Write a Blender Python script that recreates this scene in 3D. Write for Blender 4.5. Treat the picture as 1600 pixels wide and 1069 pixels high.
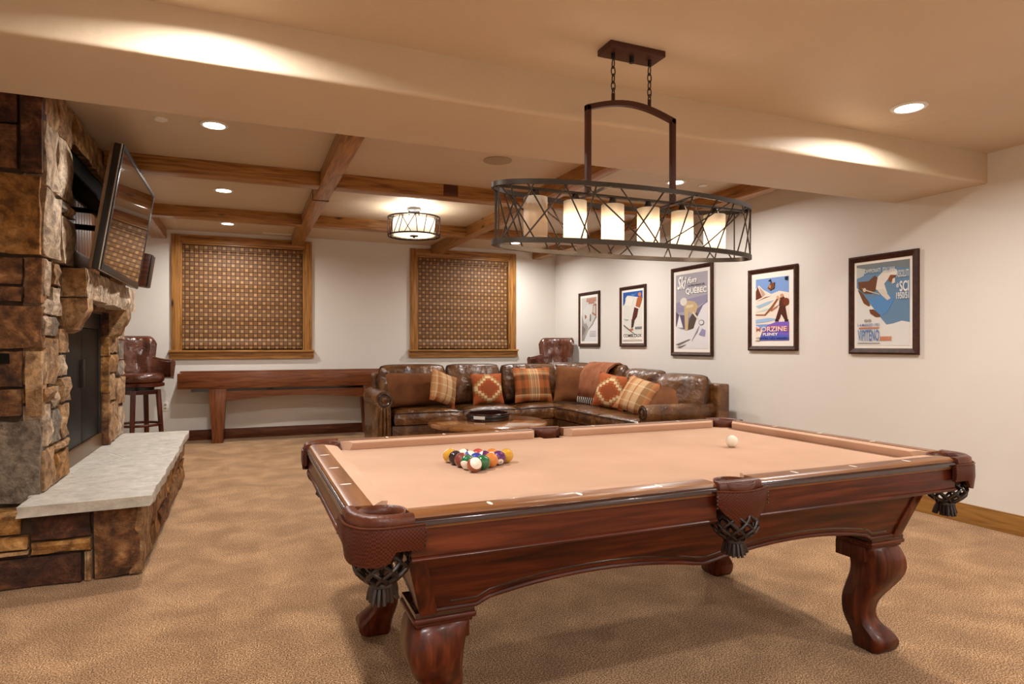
import bpy, bmesh, math, random
from mathutils import Vector, Matrix, Euler, noise
random.seed(7)
for o in list(bpy.data.objects): bpy.data.objects.remove(o)
SC = bpy.context.scene; COL = SC.collection
R = math.radians

# ------------------------------------------------------------ camera, world, exposure
CAM_H = 1.25; YAW = R(22.7)
cd = bpy.data.cameras.new('camera'); cam = bpy.data.objects.new('camera', cd); COL.objects.link(cam)
cam.location = (0, 0, CAM_H); cam.rotation_euler = (R(90), 0, -YAW)
cd.sensor_width = 36; cd.lens = 22.5; cd.shift_y = 5.5/1600; cd.clip_start = .02
SC.camera = cam
w = bpy.data.worlds.new('world'); SC.world = w; w.use_nodes = True
w.node_tree.nodes['Background'].inputs[0].default_value = (1, .9, .78, 1)
w.node_tree.nodes['Background'].inputs[1].default_value = .05
SC.view_settings.view_transform = 'Standard'; SC.view_settings.look = 'None'
SC.view_settings.gamma = 1; SC.view_settings.use_curve_mapping = False
SC.view_settings.exposure = 0.0
DOWN_W = 31.0; BULB_W = 2.4; FLUSH_W = 28.0      # lamp wattages
WARM = (1.0, .87, .72); NEUT = (1.0, .965, .925)

# room planes (metres)
XR, YB, XL, YF = 4.70, 9.40, -2.00, -2.30
ZC, ZF, ZS, SY0, SY1 = 2.76, 2.566, 2.362, 2.79, 3.47

# ------------------------------------------------------------ node materials
def newmat(name):
    m = bpy.data.materials.new(name); m.use_nodes = True
    nt = m.node_tree; return m, nt, nt.nodes['Principled BSDF']
def N(nt, t, **k):
    n = nt.nodes.new(t)
    for a, b in k.items(): setattr(n, a, b)
    return n
def ramp(nt, stops, interp='LINEAR'):
    n = nt.nodes.new('ShaderNodeValToRGB'); e = n.color_ramp; e.interpolation = interp
    while len(e.elements) < len(stops): e.elements.new(.5)
    for el, (p, c) in zip(e.elements, stops): el.position = p; el.color = (*c, 1)
    return n
def coords(nt, scale=(1,1,1), rnd=False, kind='Object'):
    tc = nt.nodes.new('ShaderNodeTexCoord'); mp = nt.nodes.new('ShaderNodeMapping')
    mp.inputs['Scale'].default_value = scale
    nt.links.new(tc.outputs[kind], mp.inputs['Vector'])
    if rnd:
        oi = nt.nodes.new('ShaderNodeObjectInfo'); mu = nt.nodes.new('ShaderNodeMath'); mu.operation = 'MULTIPLY'
        mu.inputs[1].default_value = 37.0
        nt.links.new(oi.outputs['Random'], mu.inputs[0]); nt.links.new(mu.outputs[0], mp.inputs['Location'])
    return mp
def bump(nt, bs, src, strength, dist):
    b = nt.nodes.new('ShaderNodeBump'); b.inputs['Strength'].default_value = strength; b.inputs['Distance'].default_value = dist
    nt.links.new(src, b.inputs['Height']); nt.links.new(b.outputs[0], bs.inputs['Normal']); return b
def plain(name, c, rough=.5, metal=0, coat=0, spec=.5):
    m, nt, bs = newmat(name); bs.inputs['Base Color'].default_value = (*c, 1)
    bs.inputs['Roughness'].default_value = rough; bs.inputs['Metallic'].default_value = metal
    bs.inputs['Coat Weight'].default_value = coat; bs.inputs['Specular IOR Level'].default_value = spec
    return m
def noisy(name, stops, scale=5, detail=6, rough=.6, bscale=None, bstr=.3, bdist=.01, rnd=False, stretch=(1,1,1), coat=0, distort=0, spec=.5, metal=0, coatr=.1):
    m, nt, bs = newmat(name); mp = coords(nt, stretch, rnd)
    n = nt.nodes.new('ShaderNodeTexNoise'); n.inputs['Scale'].default_value = scale; n.inputs['Detail'].default_value = detail
    n.inputs['Distortion'].default_value = distort
    nt.links.new(mp.outputs[0], n.inputs['Vector']); r = ramp(nt, stops)
    nt.links.new(n.outputs['Fac'], r.inputs[0]); nt.links.new(r.outputs[0], bs.inputs['Base Color'])
    bs.inputs['Roughness'].default_value = rough; bs.inputs['Coat Weight'].default_value = coat; bs.inputs['Coat Roughness'].default_value = coatr
    bs.inputs['Specular IOR Level'].default_value = spec; bs.inputs['Metallic'].default_value = metal
    if bscale:
        n2 = nt.nodes.new('ShaderNodeTexNoise'); n2.inputs['Scale'].default_value = bscale; n2.inputs['Detail'].default_value = 6
        nt.links.new(mp.outputs[0], n2.inputs['Vector']); bump(nt, bs, n2.outputs['Fac'], bstr, bdist)
    return m
def wood(name, dark, mid, light, axis=0, rough=.35, coat=0, scale=3.0, knots=False):
    st = [14, 14, 14]; st[axis] = 1.0
    m, nt, bs = newmat(name); mp = coords(nt, st, True)
    n = nt.nodes.new('ShaderNodeTexNoise'); n.inputs['Scale'].default_value = scale; n.inputs['Detail'].default_value = 8; n.inputs['Distortion'].default_value = .6
    nt.links.new(mp.outputs[0], n.inputs['Vector'])
    r = ramp(nt, [(.28, dark), (.5, mid), (.74, light)])
    nt.links.new(n.outputs['Fac'], r.inputs[0]); out = r.outputs[0]
    if knots:
        mk = coords(nt, (1,1,1), True); mk.inputs['Scale'].default_value = tuple(2.2 if i == axis else 7 for i in range(3))
        v = nt.nodes.new('ShaderNodeTexVoronoi'); v.inputs['Scale'].default_value = 1.0
        nt.links.new(mk.outputs[0], v.inputs['Vector'])
        r2 = ramp(nt, [(.05, (1,1,1)), (.16, (0,0,0))]); nt.links.new(v.outputs['Distance'], r2.inputs[0])
        mx = nt.nodes.new('ShaderNodeMix'); mx.data_type = 'RGBA'; mx.inputs['B'].default_value = (*[c*.25 for c in dark], 1)
        nt.links.new(r2.outputs[0], mx.inputs['Factor']); nt.links.new(out, mx.inputs['A']); out = mx.outputs['Result']
    nt.links.new(out, bs.inputs['Base Color'])
    bs.inputs['Roughness'].default_value = rough; bs.inputs['Coat Weight'].default_value = coat; bs.inputs['Coat Roughness'].default_value = .12; bs.inputs['Specular IOR Level'].default_value = .35
    bump(nt, bs, n.outputs['Fac'], .08, .003)
    return m

MT = {}
MT['plaster'] = noisy('plaster', [(.3, (.60,.475,.335)), (.7, (.65,.52,.375))], 1.2, 3, .5, 7, .22, .03, spec=.4)
MT['wallpaint'] = noisy('wall_paint', [(.3, (.74,.70,.64)), (.7, (.78,.735,.675))], .8, 3, .6, 10, .10, .015, spec=.3)
def carpet():
    m, nt, bs = newmat('carpet'); mp = coords(nt)
    n = N(nt, 'ShaderNodeTexNoise'); n.inputs['Scale'].default_value = 170; n.inputs['Detail'].default_value = 4
    big = N(nt, 'ShaderNodeTexNoise'); big.inputs['Scale'].default_value = 3.8; big.inputs['Detail'].default_value = 5; big.inputs['Distortion'].default_value = .4
    for q in (n, big): nt.links.new(mp.outputs[0], q.inputs['Vector'])
    r = ramp(nt, [(.36, (.075,.029,.009)), (.5, (.31,.165,.069)), (.64, (.68,.43,.225))]); nt.links.new(n.outputs['Fac'], r.inputs[0])
    r2 = ramp(nt, [(.34, (.80,.77,.74)), (.5, (.97,.96,.95)), (.66, (1.22,1.24,1.27))]); nt.links.new(big.outputs['Fac'], r2.inputs[0])
    mx = N(nt, 'ShaderNodeMix', data_type='RGBA', blend_type='MULTIPLY'); mx.inputs['Factor'].default_value = 1
    nt.links.new(r.outputs[0], mx.inputs['A']); nt.links.new(r2.outputs[0], mx.inputs['B']); nt.links.new(mx.outputs['Result'], bs.inputs['Base Color'])
    bs.inputs['Roughness'].default_value = .95; bs.inputs['Specular IOR Level'].default_value = .1
    bs.inputs['Sheen Weight'].default_value = .15
    bump(nt, bs, n.outputs['Fac'], .8, .006)
    return m
MT['carpet'] = carpet()
AL = ((.16,.06,.015), (.36,.16,.04), (.50,.25,.075))
MT['alder_x'] = wood('alder_x', *AL, axis=0, knots=True); MT['alder_y'] = wood('alder_y', *AL, axis=1, knots=True); MT['alder_z'] = wood('alder_z', *AL, axis=2, knots=True)
BW = ((.055,.014,.006), (.10,.028,.010), (.17,.05,.016))
MT['base_x'] = wood('baseboard_wood_x', *BW, axis=0); MT['base_y'] = wood('baseboard_wood_y', (.17,.07,.018), (.30,.14,.035), (.38,.19,.05), axis=1)
MH = ((.021,.0038,.0016), (.072,.0118,.0038), (.150,.031,.0090))
MT['mah_x'] = wood('mahogany_x', *MH, axis=0, rough=.30, coat=.08); MT['mah_y'] = wood('mahogany_y', *MH, axis=1, rough=.30, coat=.08); MT['mah_z'] = wood('mahogany_z', *MH, axis=2, rough=.30, coat=.08)
RW = ((.13,.045,.013), (.22,.085,.026), (.30,.13,.042))
MT['rail_x'] = wood('rail_wood_x', *RW, axis=0, rough=.34, coat=.15); MT['rail_y'] = wood('rail_wood_y', *RW, axis=1, rough=.34, coat=.15)
SHW = ((.085,.022,.007), (.17,.05,.016), (.25,.085,.028))
MT['shuffle'] = wood('shuffleboard_wood', *SHW, axis=0, rough=.3, coat=.3); MT['shuffle_z'] = wood('shuffleboard_leg_wood', *SHW, axis=2, rough=.3, coat=.3)
MT['darkmould'] = plain('dark_moulding', (.028,.008,.006), .18, coat=.6)
MT['cloth'] = noisy('billiard_cloth', [(.3, (.50,.315,.215)), (.7, (.56,.36,.25))], 3, 5, .9, 600, .15, .002, spec=.1)
MT['leather'] = noisy('pocket_leather', [(.3, (.060,.013,.005)), (.7, (.12,.031,.011))], 18, 5, .38, 120, .3, .004, spec=.3)
MT['netleather'] = plain('net_leather', (.014,.006,.0045), .4, coat=.1)
MT['pearl'] = plain('pearl_inlay', (.9,.85,.75), .3)
MT['iron'] = plain('bronze_iron', (.070,.020,.010), .42, .3)
MT['iron2'] = plain('dark_bronze', (.055,.042,.032), .40, .7)
MT['black'] = plain('black_plastic', (.008,.008,.009), .3)
MT['screen'] = plain('tv_screen', (.006,.005,.006), .04, coat=1, spec=.8)
MT['tan_reflection'] = noisy('painted_tan_reflection', [(.3, (.15,.095,.05)), (.7, (.26,.17,.10))], 12, 6, .4, metal=.3)  # tan reflection on the television's silver side, painted into the colour
MT['grout'] = plain('light_grout', (.62,.59,.52), .8)
MT['silver'] = plain('silver_trim', (.55,.53,.5), .25, .8)
MT['white'] = plain('white_plastic', (.8,.77,.7), .4)
MT['tanplastic'] = plain('tan_grille', (.40,.29,.19), .7)
MT['cue'] = plain('ivory_ball', (.85,.78,.66), .08, coat=.6)
MT['frame'] = noisy('poster_frame_wood', [(.3, (.028,.008,.004)), (.7, (.07,.022,.010))], 30, 4, .5, spec=.3)
MT['matboard'] = plain('mat_board', (.88,.82,.74), .7)
def leather(name, stops, rough=.3, bs=9):
    m = noisy(name, stops, 4, 6, rough, bs, .9, .05, rnd=True, distort=.8, coat=.35, coatr=.22); return m
MT['sofa'] = leather('sofa_leather', [(.3, (.045,.015,.004)), (.55, (.125,.048,.012)), (.8, (.26,.12,.035))], .26, 8)
MT['stool'] = leather('stool_leather', [(.3, (.055,.014,.006)), (.7, (.14,.04,.016))], .25, 5)
MT['suede'] = noisy('brown_suede', [(.3, (.105,.036,.013)), (.7, (.20,.075,.027))], 5, 6, .85, 60, .2, .003, spec=.15, rnd=True)
MT['throw'] = noisy('rust_throw', [(.3, (.22,.075,.035)), (.7, (.33,.13,.065))], 8, 6, .95, 90, .4, .006, spec=.1)
MT['piping'] = plain('piping', (.03,.012,.006), .35, coat=.3)
def stone(name, stops, rough=.75, amt=.85, bst=.8):
    m, nt, bs = newmat(name); mp = coords(nt, (1,1,1), True)
    n = N(nt, 'ShaderNodeTexNoise'); n.inputs['Scale'].default_value = 5; n.inputs['Detail'].default_value = 10; n.inputs['Distortion'].default_value = 1.5; n.inputs['Roughness'].default_value = .62
    n2 = N(nt, 'ShaderNodeTexNoise'); n2.inputs['Scale'].default_value = 16; n2.inputs['Detail'].default_value = 12; n2.inputs['Roughness'].default_value = .7
    for q in (n, n2): nt.links.new(mp.outputs[0], q.inputs['Vector'])
    r = ramp(nt, stops); nt.links.new(n.outputs['Fac'], r.inputs[0])
    r2 = ramp(nt, [(.40, (.36,.32,.29)), (.60, (1.25,1.22,1.2))]); nt.links.new(n2.outputs['Fac'], r2.inputs[0])
    mx = N(nt, 'ShaderNodeMix', data_type='RGBA', blend_type='MULTIPLY'); mx.inputs['Factor'].default_value = amt
    nt.links.new(r.outputs[0], mx.inputs['A']); nt.links.new(r2.outputs[0], mx.inputs['B'])
    nt.links.new(mx.outputs['Result'], bs.inputs['Base Color']); bs.inputs['Roughness'].default_value = rough
    ad = N(nt, 'ShaderNodeMath', operation='ADD'); nt.links.new(n.outputs['Fac'], ad.inputs[0]); nt.links.new(n2.outputs['Fac'], ad.inputs[1])
    bump(nt, bs, ad.outputs[0], bst, .05)
    return m
MT['st_gold'] = stone('golden_stone', [(.3, (.08,.03,.008)), (.48, (.40,.185,.042)), (.56, (.50,.25,.07)), (.72, (.72,.44,.17))])
MT['st_brown'] = stone('brown_stone', [(.3, (.03,.011,.005)), (.47, (.19,.078,.026)), (.56, (.30,.135,.046)), (.72, (.60,.34,.15))])
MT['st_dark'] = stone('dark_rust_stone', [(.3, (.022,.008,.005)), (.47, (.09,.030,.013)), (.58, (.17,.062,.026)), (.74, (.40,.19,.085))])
MT['st_grey'] = stone('grey_stone', [(.25, (.16,.125,.09)), (.5, (.27,.215,.16)), (.78, (.38,.31,.24))])
MT['st_cream'] = stone('cream_stone', [(.28, (.26,.16,.085)), (.48, (.54,.39,.25)), (.72, (.80,.66,.50))])
MT['st_tan'] = stone('tan_stone', [(.28, (.16,.075,.026)), (.48, (.42,.23,.095)), (.72, (.68,.46,.25))])
MT['slab'] = stone('hearth_slab_stone', [(.3, (.38,.345,.285)), (.5, (.47,.43,.365)), (.7, (.54,.50,.43))], .5, .25, .15)
MT['mortar'] = noisy('mortar', [(.3, (.05,.03,.018)), (.7, (.10,.065,.04))], 20, 5, .95)
MT['soot'] = plain('soot_black', (.007,.006,.005), .8, spec=.1)
MT['glassblack'] = plain('black_glass', (.004,.004,.004), .45, spec=.15)
MT['bedframe'] = plain('brass_brown', (.16,.085,.03), .35, .6)
PK = ((.07,.024,.010), (.19,.075,.028), (.30,.14,.055))
MT['plank'] = wood('niche_plank', *PK, axis=2)
def emis(name, c, s):
    m, nt, bs = newmat(name); bs.inputs['Base Color'].default_value = (.8,.8,.8,1)
    bs.inputs['Emission Color'].default_value = (*c, 1); bs.inputs['Emission Strength'].default_value = s; return m
MT['lens'] = emis('lamp_lens', (1.0,.97,.90), 14)
MT['bulb'] = emis('lamp_bulb', WARM, 25)
def shade_mat(name, c, tr=.75):
    m, nt, bs = newmat(name); out = nt.nodes['Material Output']
    bs.inputs['Base Color'].default_value = (*c, 1); bs.inputs['Roughness'].default_value = .5
    t = nt.nodes.new('ShaderNodeBsdfTranslucent'); t.inputs[0].default_value = (*c, 1)
    mx = nt.nodes.new('ShaderNodeMixShader'); mx.inputs[0].default_value = tr
    nt.links.new(bs.outputs[0], mx.inputs[1]); nt.links.new(t.outputs[0], mx.inputs[2]); nt.links.new(mx.outputs[0], out.inputs[0]); return m
MT['shadeglass'] = shade_mat('frosted_glass', (.92,.84,.72)); MT['diffuser'] = shade_mat('fabric_diffuser', (.72,.69,.63), .5)
def woven():
    m, nt, bs = newmat('woven_wood_shade'); mp = coords(nt, (1,1,1))
    sx = nt.nodes.new('ShaderNodeSeparateXYZ'); nt.links.new(mp.outputs[0], sx.inputs[0])
    cx = nt.nodes.new('ShaderNodeCombineXYZ'); nt.links.new(sx.outputs['X'], cx.inputs['X']); nt.links.new(sx.outputs['Z'], cx.inputs['Y'])
    ck = N(nt, 'ShaderNodeTexChecker'); ck.inputs['Scale'].default_value = 18
    ck.inputs['Color1'].default_value = (.40,.20,.065,1); ck.inputs['Color2'].default_value = (.23,.095,.028,1)
    nt.links.new(cx.outputs[0], ck.inputs['Vector'])
    br = N(nt, 'ShaderNodeTexBrick'); br.offset = 0; br.squash = 1
    br.inputs['Scale'].default_value = 18; br.inputs['Brick Width'].default_value = 1; br.inputs['Row Height'].default_value = 1; br.inputs['Mortar Size'].default_value = .09; br.inputs['Mortar Smooth'].default_value = .4
    br.inputs['Color1'].default_value = (1,1,1,1); br.inputs['Color2'].default_value = (.8,.8,.8,1); br.inputs['Mortar'].default_value = (.25,.2,.17,1)
    nt.links.new(cx.outputs[0], br.inputs['Vector'])
    b2 = N(nt, 'ShaderNodeTexBrick'); b2.offset = 0; b2.squash = 1
    b2.inputs['Scale'].default_value = 18; b2.inputs['Brick Width'].default_value = 1; b2.inputs['Row Height'].default_value = 1; b2.inputs['Mortar Size'].default_value = .22; b2.inputs['Mortar Smooth'].default_value = .1
    nt.links.new(cx.outputs[0], b2.inputs['Vector'])
    om = N(nt, 'ShaderNodeMath', operation='SUBTRACT'); om.inputs[0].default_value = 1; nt.links.new(b2.outputs['Fac'], om.inputs[1])
    ml = N(nt, 'ShaderNodeMath', operation='MULTIPLY'); nt.links.new(om.outputs[0], ml.inputs[0]); nt.links.new(ck.outputs['Fac'], ml.inputs[1])
    sq = N(nt, 'ShaderNodeMix', data_type='RGBA'); sq.inputs['A'].default_value = (.20,.084,.021,1); sq.inputs['B'].default_value = (.42,.225,.072,1); nt.links.new(ml.outputs[0], sq.inputs['Factor'])
    mx = N(nt, 'ShaderNodeMix', data_type='RGBA', blend_type='MULTIPLY'); mx.inputs['Factor'].default_value = 1
    nt.links.new(sq.outputs['Result'], mx.inputs['A']); nt.links.new(br.outputs['Color'], mx.inputs['B'])
    nt.links.new(mx.outputs['Result'], bs.inputs['Base Color']); bs.inputs['Roughness'].default_value = .6
    iv = N(nt, 'ShaderNodeMath', operation='SUBTRACT'); iv.inputs[0].default_value = 1; nt.links.new(br.outputs['Fac'], iv.inputs[1])
    bump(nt, bs, iv.outputs[0], .6, .006); return m
MT['woven'] = woven()
def bands(name, xs, zs, rough=.9):
    """plaid: colour bands along object X and object Z, mixed like a weave"""
    m, nt, bs = newmat(name); mp = coords(nt)
    sp = nt.nodes.new('ShaderNodeSeparateXYZ'); nt.links.new(mp.outputs[0], sp.inputs[0]); outs = []
    for ax, st in (('X', xs), ('Z', zs)):
        mr = nt.nodes.new('ShaderNodeMapRange'); mr.inputs['From Min'].default_value = -.25 if ax == 'X' else 0; mr.inputs['From Max'].default_value = .25 if ax == 'X' else .5
        nt.links.new(sp.outputs[ax], mr.inputs['Value']); r = ramp(nt, st, 'CONSTANT'); nt.links.new(mr.outputs[0], r.inputs[0]); outs.append(r)
    mx = N(nt, 'ShaderNodeMix', data_type='RGBA'); mx.inputs['Factor'].default_value = .5
    nt.links.new(outs[0].outputs[0], mx.inputs['A']); nt.links.new(outs[1].outputs[0], mx.inputs['B'])
    nt.links.new(mx.outputs['Result'], bs.inputs['Base Color']); bs.inputs['Roughness'].default_value = rough; bs.inputs['Specular IOR Level'].default_value = .15
    n = nt.nodes.new('ShaderNodeTexNoise'); n.inputs['Scale'].default_value = 120; nt.links.new(mp.outputs[0], n.inputs['Vector']); bump(nt, bs, n.outputs['Fac'], .3, .004)
    return m
RU, BRN, CRM, TAN2 = (.36,.10,.03), (.13,.055,.02), (.62,.45,.26), (.46,.24,.10)
MT['plaid'] = bands('rust_plaid', [(0,RU),(.14,BRN),(.24,RU),(.34,TAN2),(.40,CRM),(.44,TAN2),(.47,CRM),(.49,BRN),(.51,CRM),(.55,TAN2),(.60,CRM),(.64,RU),(.76,BRN),(.86,RU)],
                    [(0,RU),(.12,TAN2),(.17,CRM),(.20,BRN),(.36,RU),(.58,BRN),(.72,TAN2),(.76,CRM),(.79,TAN2),(.86,RU)])
MT['plaid2'] = bands('gold_plaid', [(0,RU),(.1,TAN2),(.16,CRM),(.2,RU),(.28,TAN2),(.33,CRM),(.40,CRM),(.46,RU),(.5,CRM),(.60,CRM),(.66,BRN),(.8,RU)],
                    [(0,RU),(.1,TAN2),(.2,CRM),(.23,TAN2),(.42,CRM),(.45,TAN2),(.62,CRM),(.65,TAN2),(.82,RU)])
def kilim():
    m, nt, bs = newmat('kilim_weave'); mp = coords(nt); mp.inputs['Location'].default_value = (0, 0, -.2)
    sp = nt.nodes.new('ShaderNodeSeparateXYZ'); nt.links.new(mp.outputs[0], sp.inputs[0]); q = []
    for ax, k in (('X', 27), ('Z', 31)):
        a = N(nt, 'ShaderNodeMath', operation='ABSOLUTE'); nt.links.new(sp.outputs[ax], a.inputs[0])
        mu = N(nt, 'ShaderNodeMath', operation='MULTIPLY'); mu.inputs[1].default_value = k; nt.links.new(a.outputs[0], mu.inputs[0])
        fl = N(nt, 'ShaderNodeMath', operation='FLOOR'); nt.links.new(mu.outputs[0], fl.inputs[0]); q.append(fl)
    ad = N(nt, 'ShaderNodeMath', operation='ADD'); nt.links.new(q[0].outputs[0], ad.inputs[0]); nt.links.new(q[1].outputs[0], ad.inputs[1])
    dv = N(nt, 'ShaderNodeMath', operation='DIVIDE'); dv.inputs[1].default_value = 10; nt.links.new(ad.outputs[0], dv.inputs[0])
    r = ramp(nt, [(0,(.30,.075,.028)),(.22,(.40,.11,.04)),(.30,(.68,.50,.28)),(.42,(.13,.07,.03)),(.47,(.40,.22,.09)),(.53,(.34,.085,.03)),(.62,(.17,.08,.03)),(.66,(.36,.095,.033))], 'CONSTANT')
    nt.links.new(dv.outputs[0], r.inputs[0]); nt.links.new(r.outputs[0], bs.inputs['Base Color']); bs.inputs['Roughness'].default_value = .95; bs.inputs['Specular IOR Level'].default_value = .1
    n = nt.nodes.new('ShaderNodeTexNoise'); n.inputs['Scale'].default_value = 90; nt.links.new(mp.outputs[0], n.inputs['Vector']); bump(nt, bs, n.outputs['Fac'], .4, .005)
    return m
MT['kilim'] = kilim()
def weave_leather():
    m, nt, bs = newmat('basket_leather'); mp = coords(nt)
    wv = N(nt, 'ShaderNodeTexChecker'); wv.inputs['Scale'].default_value = 190
    wv.inputs['Color1'].default_value = (.046,.0095,.0042,1); wv.inputs['Color2'].default_value = (.092,.021,.0085,1); bs.inputs['Specular IOR Level'].default_value = .2
    nt.links.new(mp.outputs[0], wv.inputs['Vector']); nt.links.new(wv.outputs['Color'], bs.inputs['Base Color'])
    bs.inputs['Roughness'].default_value = .4; bump(nt, bs, wv.outputs['Fac'], .5, .003); return m
MT['basket'] = weave_leather()

# ------------------------------------------------------------ geometry helpers
WL = {}
class B:
    def __init__(s): s.v = []; s.f = []; s.mi = []
    def add(s, v, f, mi=0):
        o = len(s.v); s.v += [Vector(p) for p in v]; s.f += [tuple(i+o for i in q) for q in f]; s.mi += [mi]*len(f); return s
    def box(s, x0, y0, z0, x1, y1, z1, mi=0):
        return s.add([(x0,y0,z0),(x1,y0,z0),(x1,y1,z0),(x0,y1,z0),(x0,y0,z1),(x1,y0,z1),(x1,y1,z1),(x0,y1,z1)],
                     [(3,2,1,0),(4,5,6,7),(0,1,5,4),(1,2,6,5),(2,3,7,6),(3,0,4,7)], mi)
    def loft(s, secs, closed=True, caps=True, loop=False, mi=0):
        n = len(secs[0]); v = [p for q in secs for p in q]; f = []
        m = len(secs)
        for i in range(m if loop else m-1):
            a, b = i*n, ((i+1) % m)*n
            for j in range(n if closed else n-1): f.append((a+j, a+(j+1) % n, b+(j+1) % n, b+j))
        if caps and closed and not loop: f += [tuple(range(n))[::-1], tuple((m-1)*n+j for j in range(n))]
        return s.add(v, f, mi)
    def tube(s, pts, r, n=8, closed=False, caps=True, mi=0):
        pts = [Vector(p) for p in pts]; m = len(pts); secs = []; up = None
        for i, p in enumerate(pts):
            a = pts[(i-1) % m] if (closed or i > 0) else p; b = pts[(i+1) % m] if (closed or i < m-1) else p
            t = (b-a).normalized()
            if up is None: up = t.orthogonal().normalized()
            up = (up - t*up.dot(t)).normalized(); sd = t.cross(up); rr = r[i] if isinstance(r, (list, tuple)) else r
            secs.append([p + (up*math.cos(2*math.pi*k/n) + sd*math.sin(2*math.pi*k/n))*rr for k in range(n)])
        return s.loft(secs, True, caps, closed, mi)
    def lathe(s, prof, n=24, c=(0,0,0), caps=True, mi=0):
        secs = [[(c[0]+r*math.cos(2*math.pi*k/n), c[1]+r*math.sin(2*math.pi*k/n), c[2]+z) for k in range(n)] for r, z in prof]
        return s.loft(secs, True, caps, False, mi)
    def prism(s, poly, fn, w0, w1, mi=0):
        return s.loft([[fn(u, v, w0) for u, v in poly], [fn(u, v, w1) for u, v in poly]], True, True, False, mi)
    def build(s, name, mat, parent=None, smooth=True, bevel=0, seg=2, world=True, ang=38, tag=None, merge=False):
        me = bpy.data.meshes.new(name); off = WL.get(parent.name, Vector()) if (parent and world) else Vector()
        bm = bmesh.new(); vs = [bm.verts.new(p-off) for p in s.v]
        for q, mi in zip(s.f, s.mi):
            try: f = bm.faces.new([vs[i] for i in q]); f.material_index = mi
            except ValueError: pass
        if merge: bmesh.ops.remove_doubles(bm, verts=bm.verts, dist=1e-5)
        bmesh.ops.recalc_face_normals(bm, faces=bm.faces)
        if bevel:
            ed = [e for e in bm.edges if len(e.link_faces) == 2 and e.calc_face_angle(0) > R(30)]
            bmesh.ops.bevel(bm, geom=ed, offset=bevel, segments=seg, profile=.6, affect='EDGES', clamp_overlap=True)
        bm.to_mesh(me); bm.free()
        for m in (mat if isinstance(mat, list) else [mat]): me.materials.append(MT[m] if isinstance(m, str) else m)
        if smooth:
            for p in me.polygons: p.use_smooth = True
            me.set_sharp_from_angle(angle=R(ang))
        o = bpy.data.objects.new(name, me); COL.objects.link(o)
        if parent:
            o.parent = parent; WL[o.name] = WL.get(parent.name, Vector())
        else: WL[o.name] = Vector()
        if tag: settag(o, *tag)
        return o
def settag(o, label, cat=None, group=None, kind=None):
    o['label'] = label
    if cat: o['category'] = cat
    if group: o['group'] = group
    if kind: o['kind'] = kind
    return o
def thing(name, label, cat, loc=(0,0,0), rz=0, group=None, kind=None):
    o = bpy.data.objects.new(name, None); COL.objects.link(o); o.empty_display_size = .1
    o.location = loc; o.rotation_euler = (0, 0, rz); WL[o.name] = Vector(loc)
    settag(o, label, cat, group, kind); return o
def struct(name, loc=(0,0,0)):
    o = bpy.data.objects.new(name, None); COL.objects.link(o); o.location = loc; WL[o.name] = Vector(loc); o['kind'] = 'structure'; return o
def dup(root, loc, rz, label, group=None):
    r = root.copy(); COL.objects.link(r); r.location = loc; r.rotation_euler = (0, 0, rz); r['label'] = label
    if group: r['group'] = group
    for ch in list(root.children):
        c = ch.copy(); COL.objects.link(c); c.parent = r
        if c.type == 'LIGHT': continue
        for g in list(ch.children):
            d = g.copy(); COL.objects.link(d); d.parent = c
    return r
def lamp(kind, loc, power, size, parent=None, color=WARM, spread=None):
    l = bpy.data.lights.new('lamp_light', kind); l.energy = power; l.color = color
    if kind == 'AREA': l.shape = 'DISK'; l.size = size; l.spread = spread or R(170)
    else: l.shadow_soft_size = size
    o = bpy.data.objects.new('lamp_light', l); COL.objects.link(o); o.location = loc
    if parent: o.parent = parent
    return o
def circ(c, r, n, z=None): return [(c[0]+r*math.cos(2*math.pi*k/n), c[1]+r*math.sin(2*math.pi*k/n), c[2] if z is None else z) for k in range(n)]

# ------------------------------------------------------------ room shell
def S(o): o['kind'] = 'structure'; return o
S(B().box(XL-.1, YF-.1, -.1, XR+.1, YB+.15, 0).build('floor', 'carpet', smooth=False))
S(B().box(XR, YF-.1, 0, XR+.12, YB+.15, 3.0).build('wall_right', 'wallpaint', smooth=False))
S(B().box(XL-.12, YF-.1, 0, XL, YB+.15, 3.0).build('wall_left', 'wallpaint', smooth=False))
S(B().box(XL, YF-.12, 0, XR, YF, 3.0).build('wall_front', 'wallpaint', smooth=False))
WIN = [(-.775, .777, 1.19, 2.605), (2.382, 3.893, 1.19, 2.600)]
b = B(); xs = [XL] + [q for wn in WIN for q in wn[:2]] + [XR]
for i in range(0, 6, 2): b.box(xs[i], YB, 0, xs[i+1], YB+.12, 3.0)
for x0, x1, z0, z1 in WIN: b.box(x0, YB, 0, x1, YB+.12, z0); b.box(x0, YB, z1, x1, YB+.12, 3.0)
S(b.build('wall_back', 'wallpaint', smooth=False))
S(B().box(XL, SY1-.2, ZC, XR, YB+.02, 3.0).build('ceiling_back', 'plaster', smooth=False))
S(B().box(XL, YF, ZF, XR, SY0+.2, 3.0).build('ceiling_front', 'plaster', smooth=False))
S(B().box(XL-.1, SY0, ZS, XR+.08, SY1, 2.95).build('ceiling_soffit', 'plaster', bevel=.022, seg=4))
S(B().box(XR-.018, YF, 0, XR, YB, .125).box(XR-.012, YF, .125, XR, YB, .135).build('baseboard_right', 'base_y', bevel=.003))
S(B().box(XL, YB-.018, 0, XR-.018, YB, .125).box(XL, YB-.012, .125, XR-.018, YB, .135).build('baseboard_back', 'base_x', bevel=.003))
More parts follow.
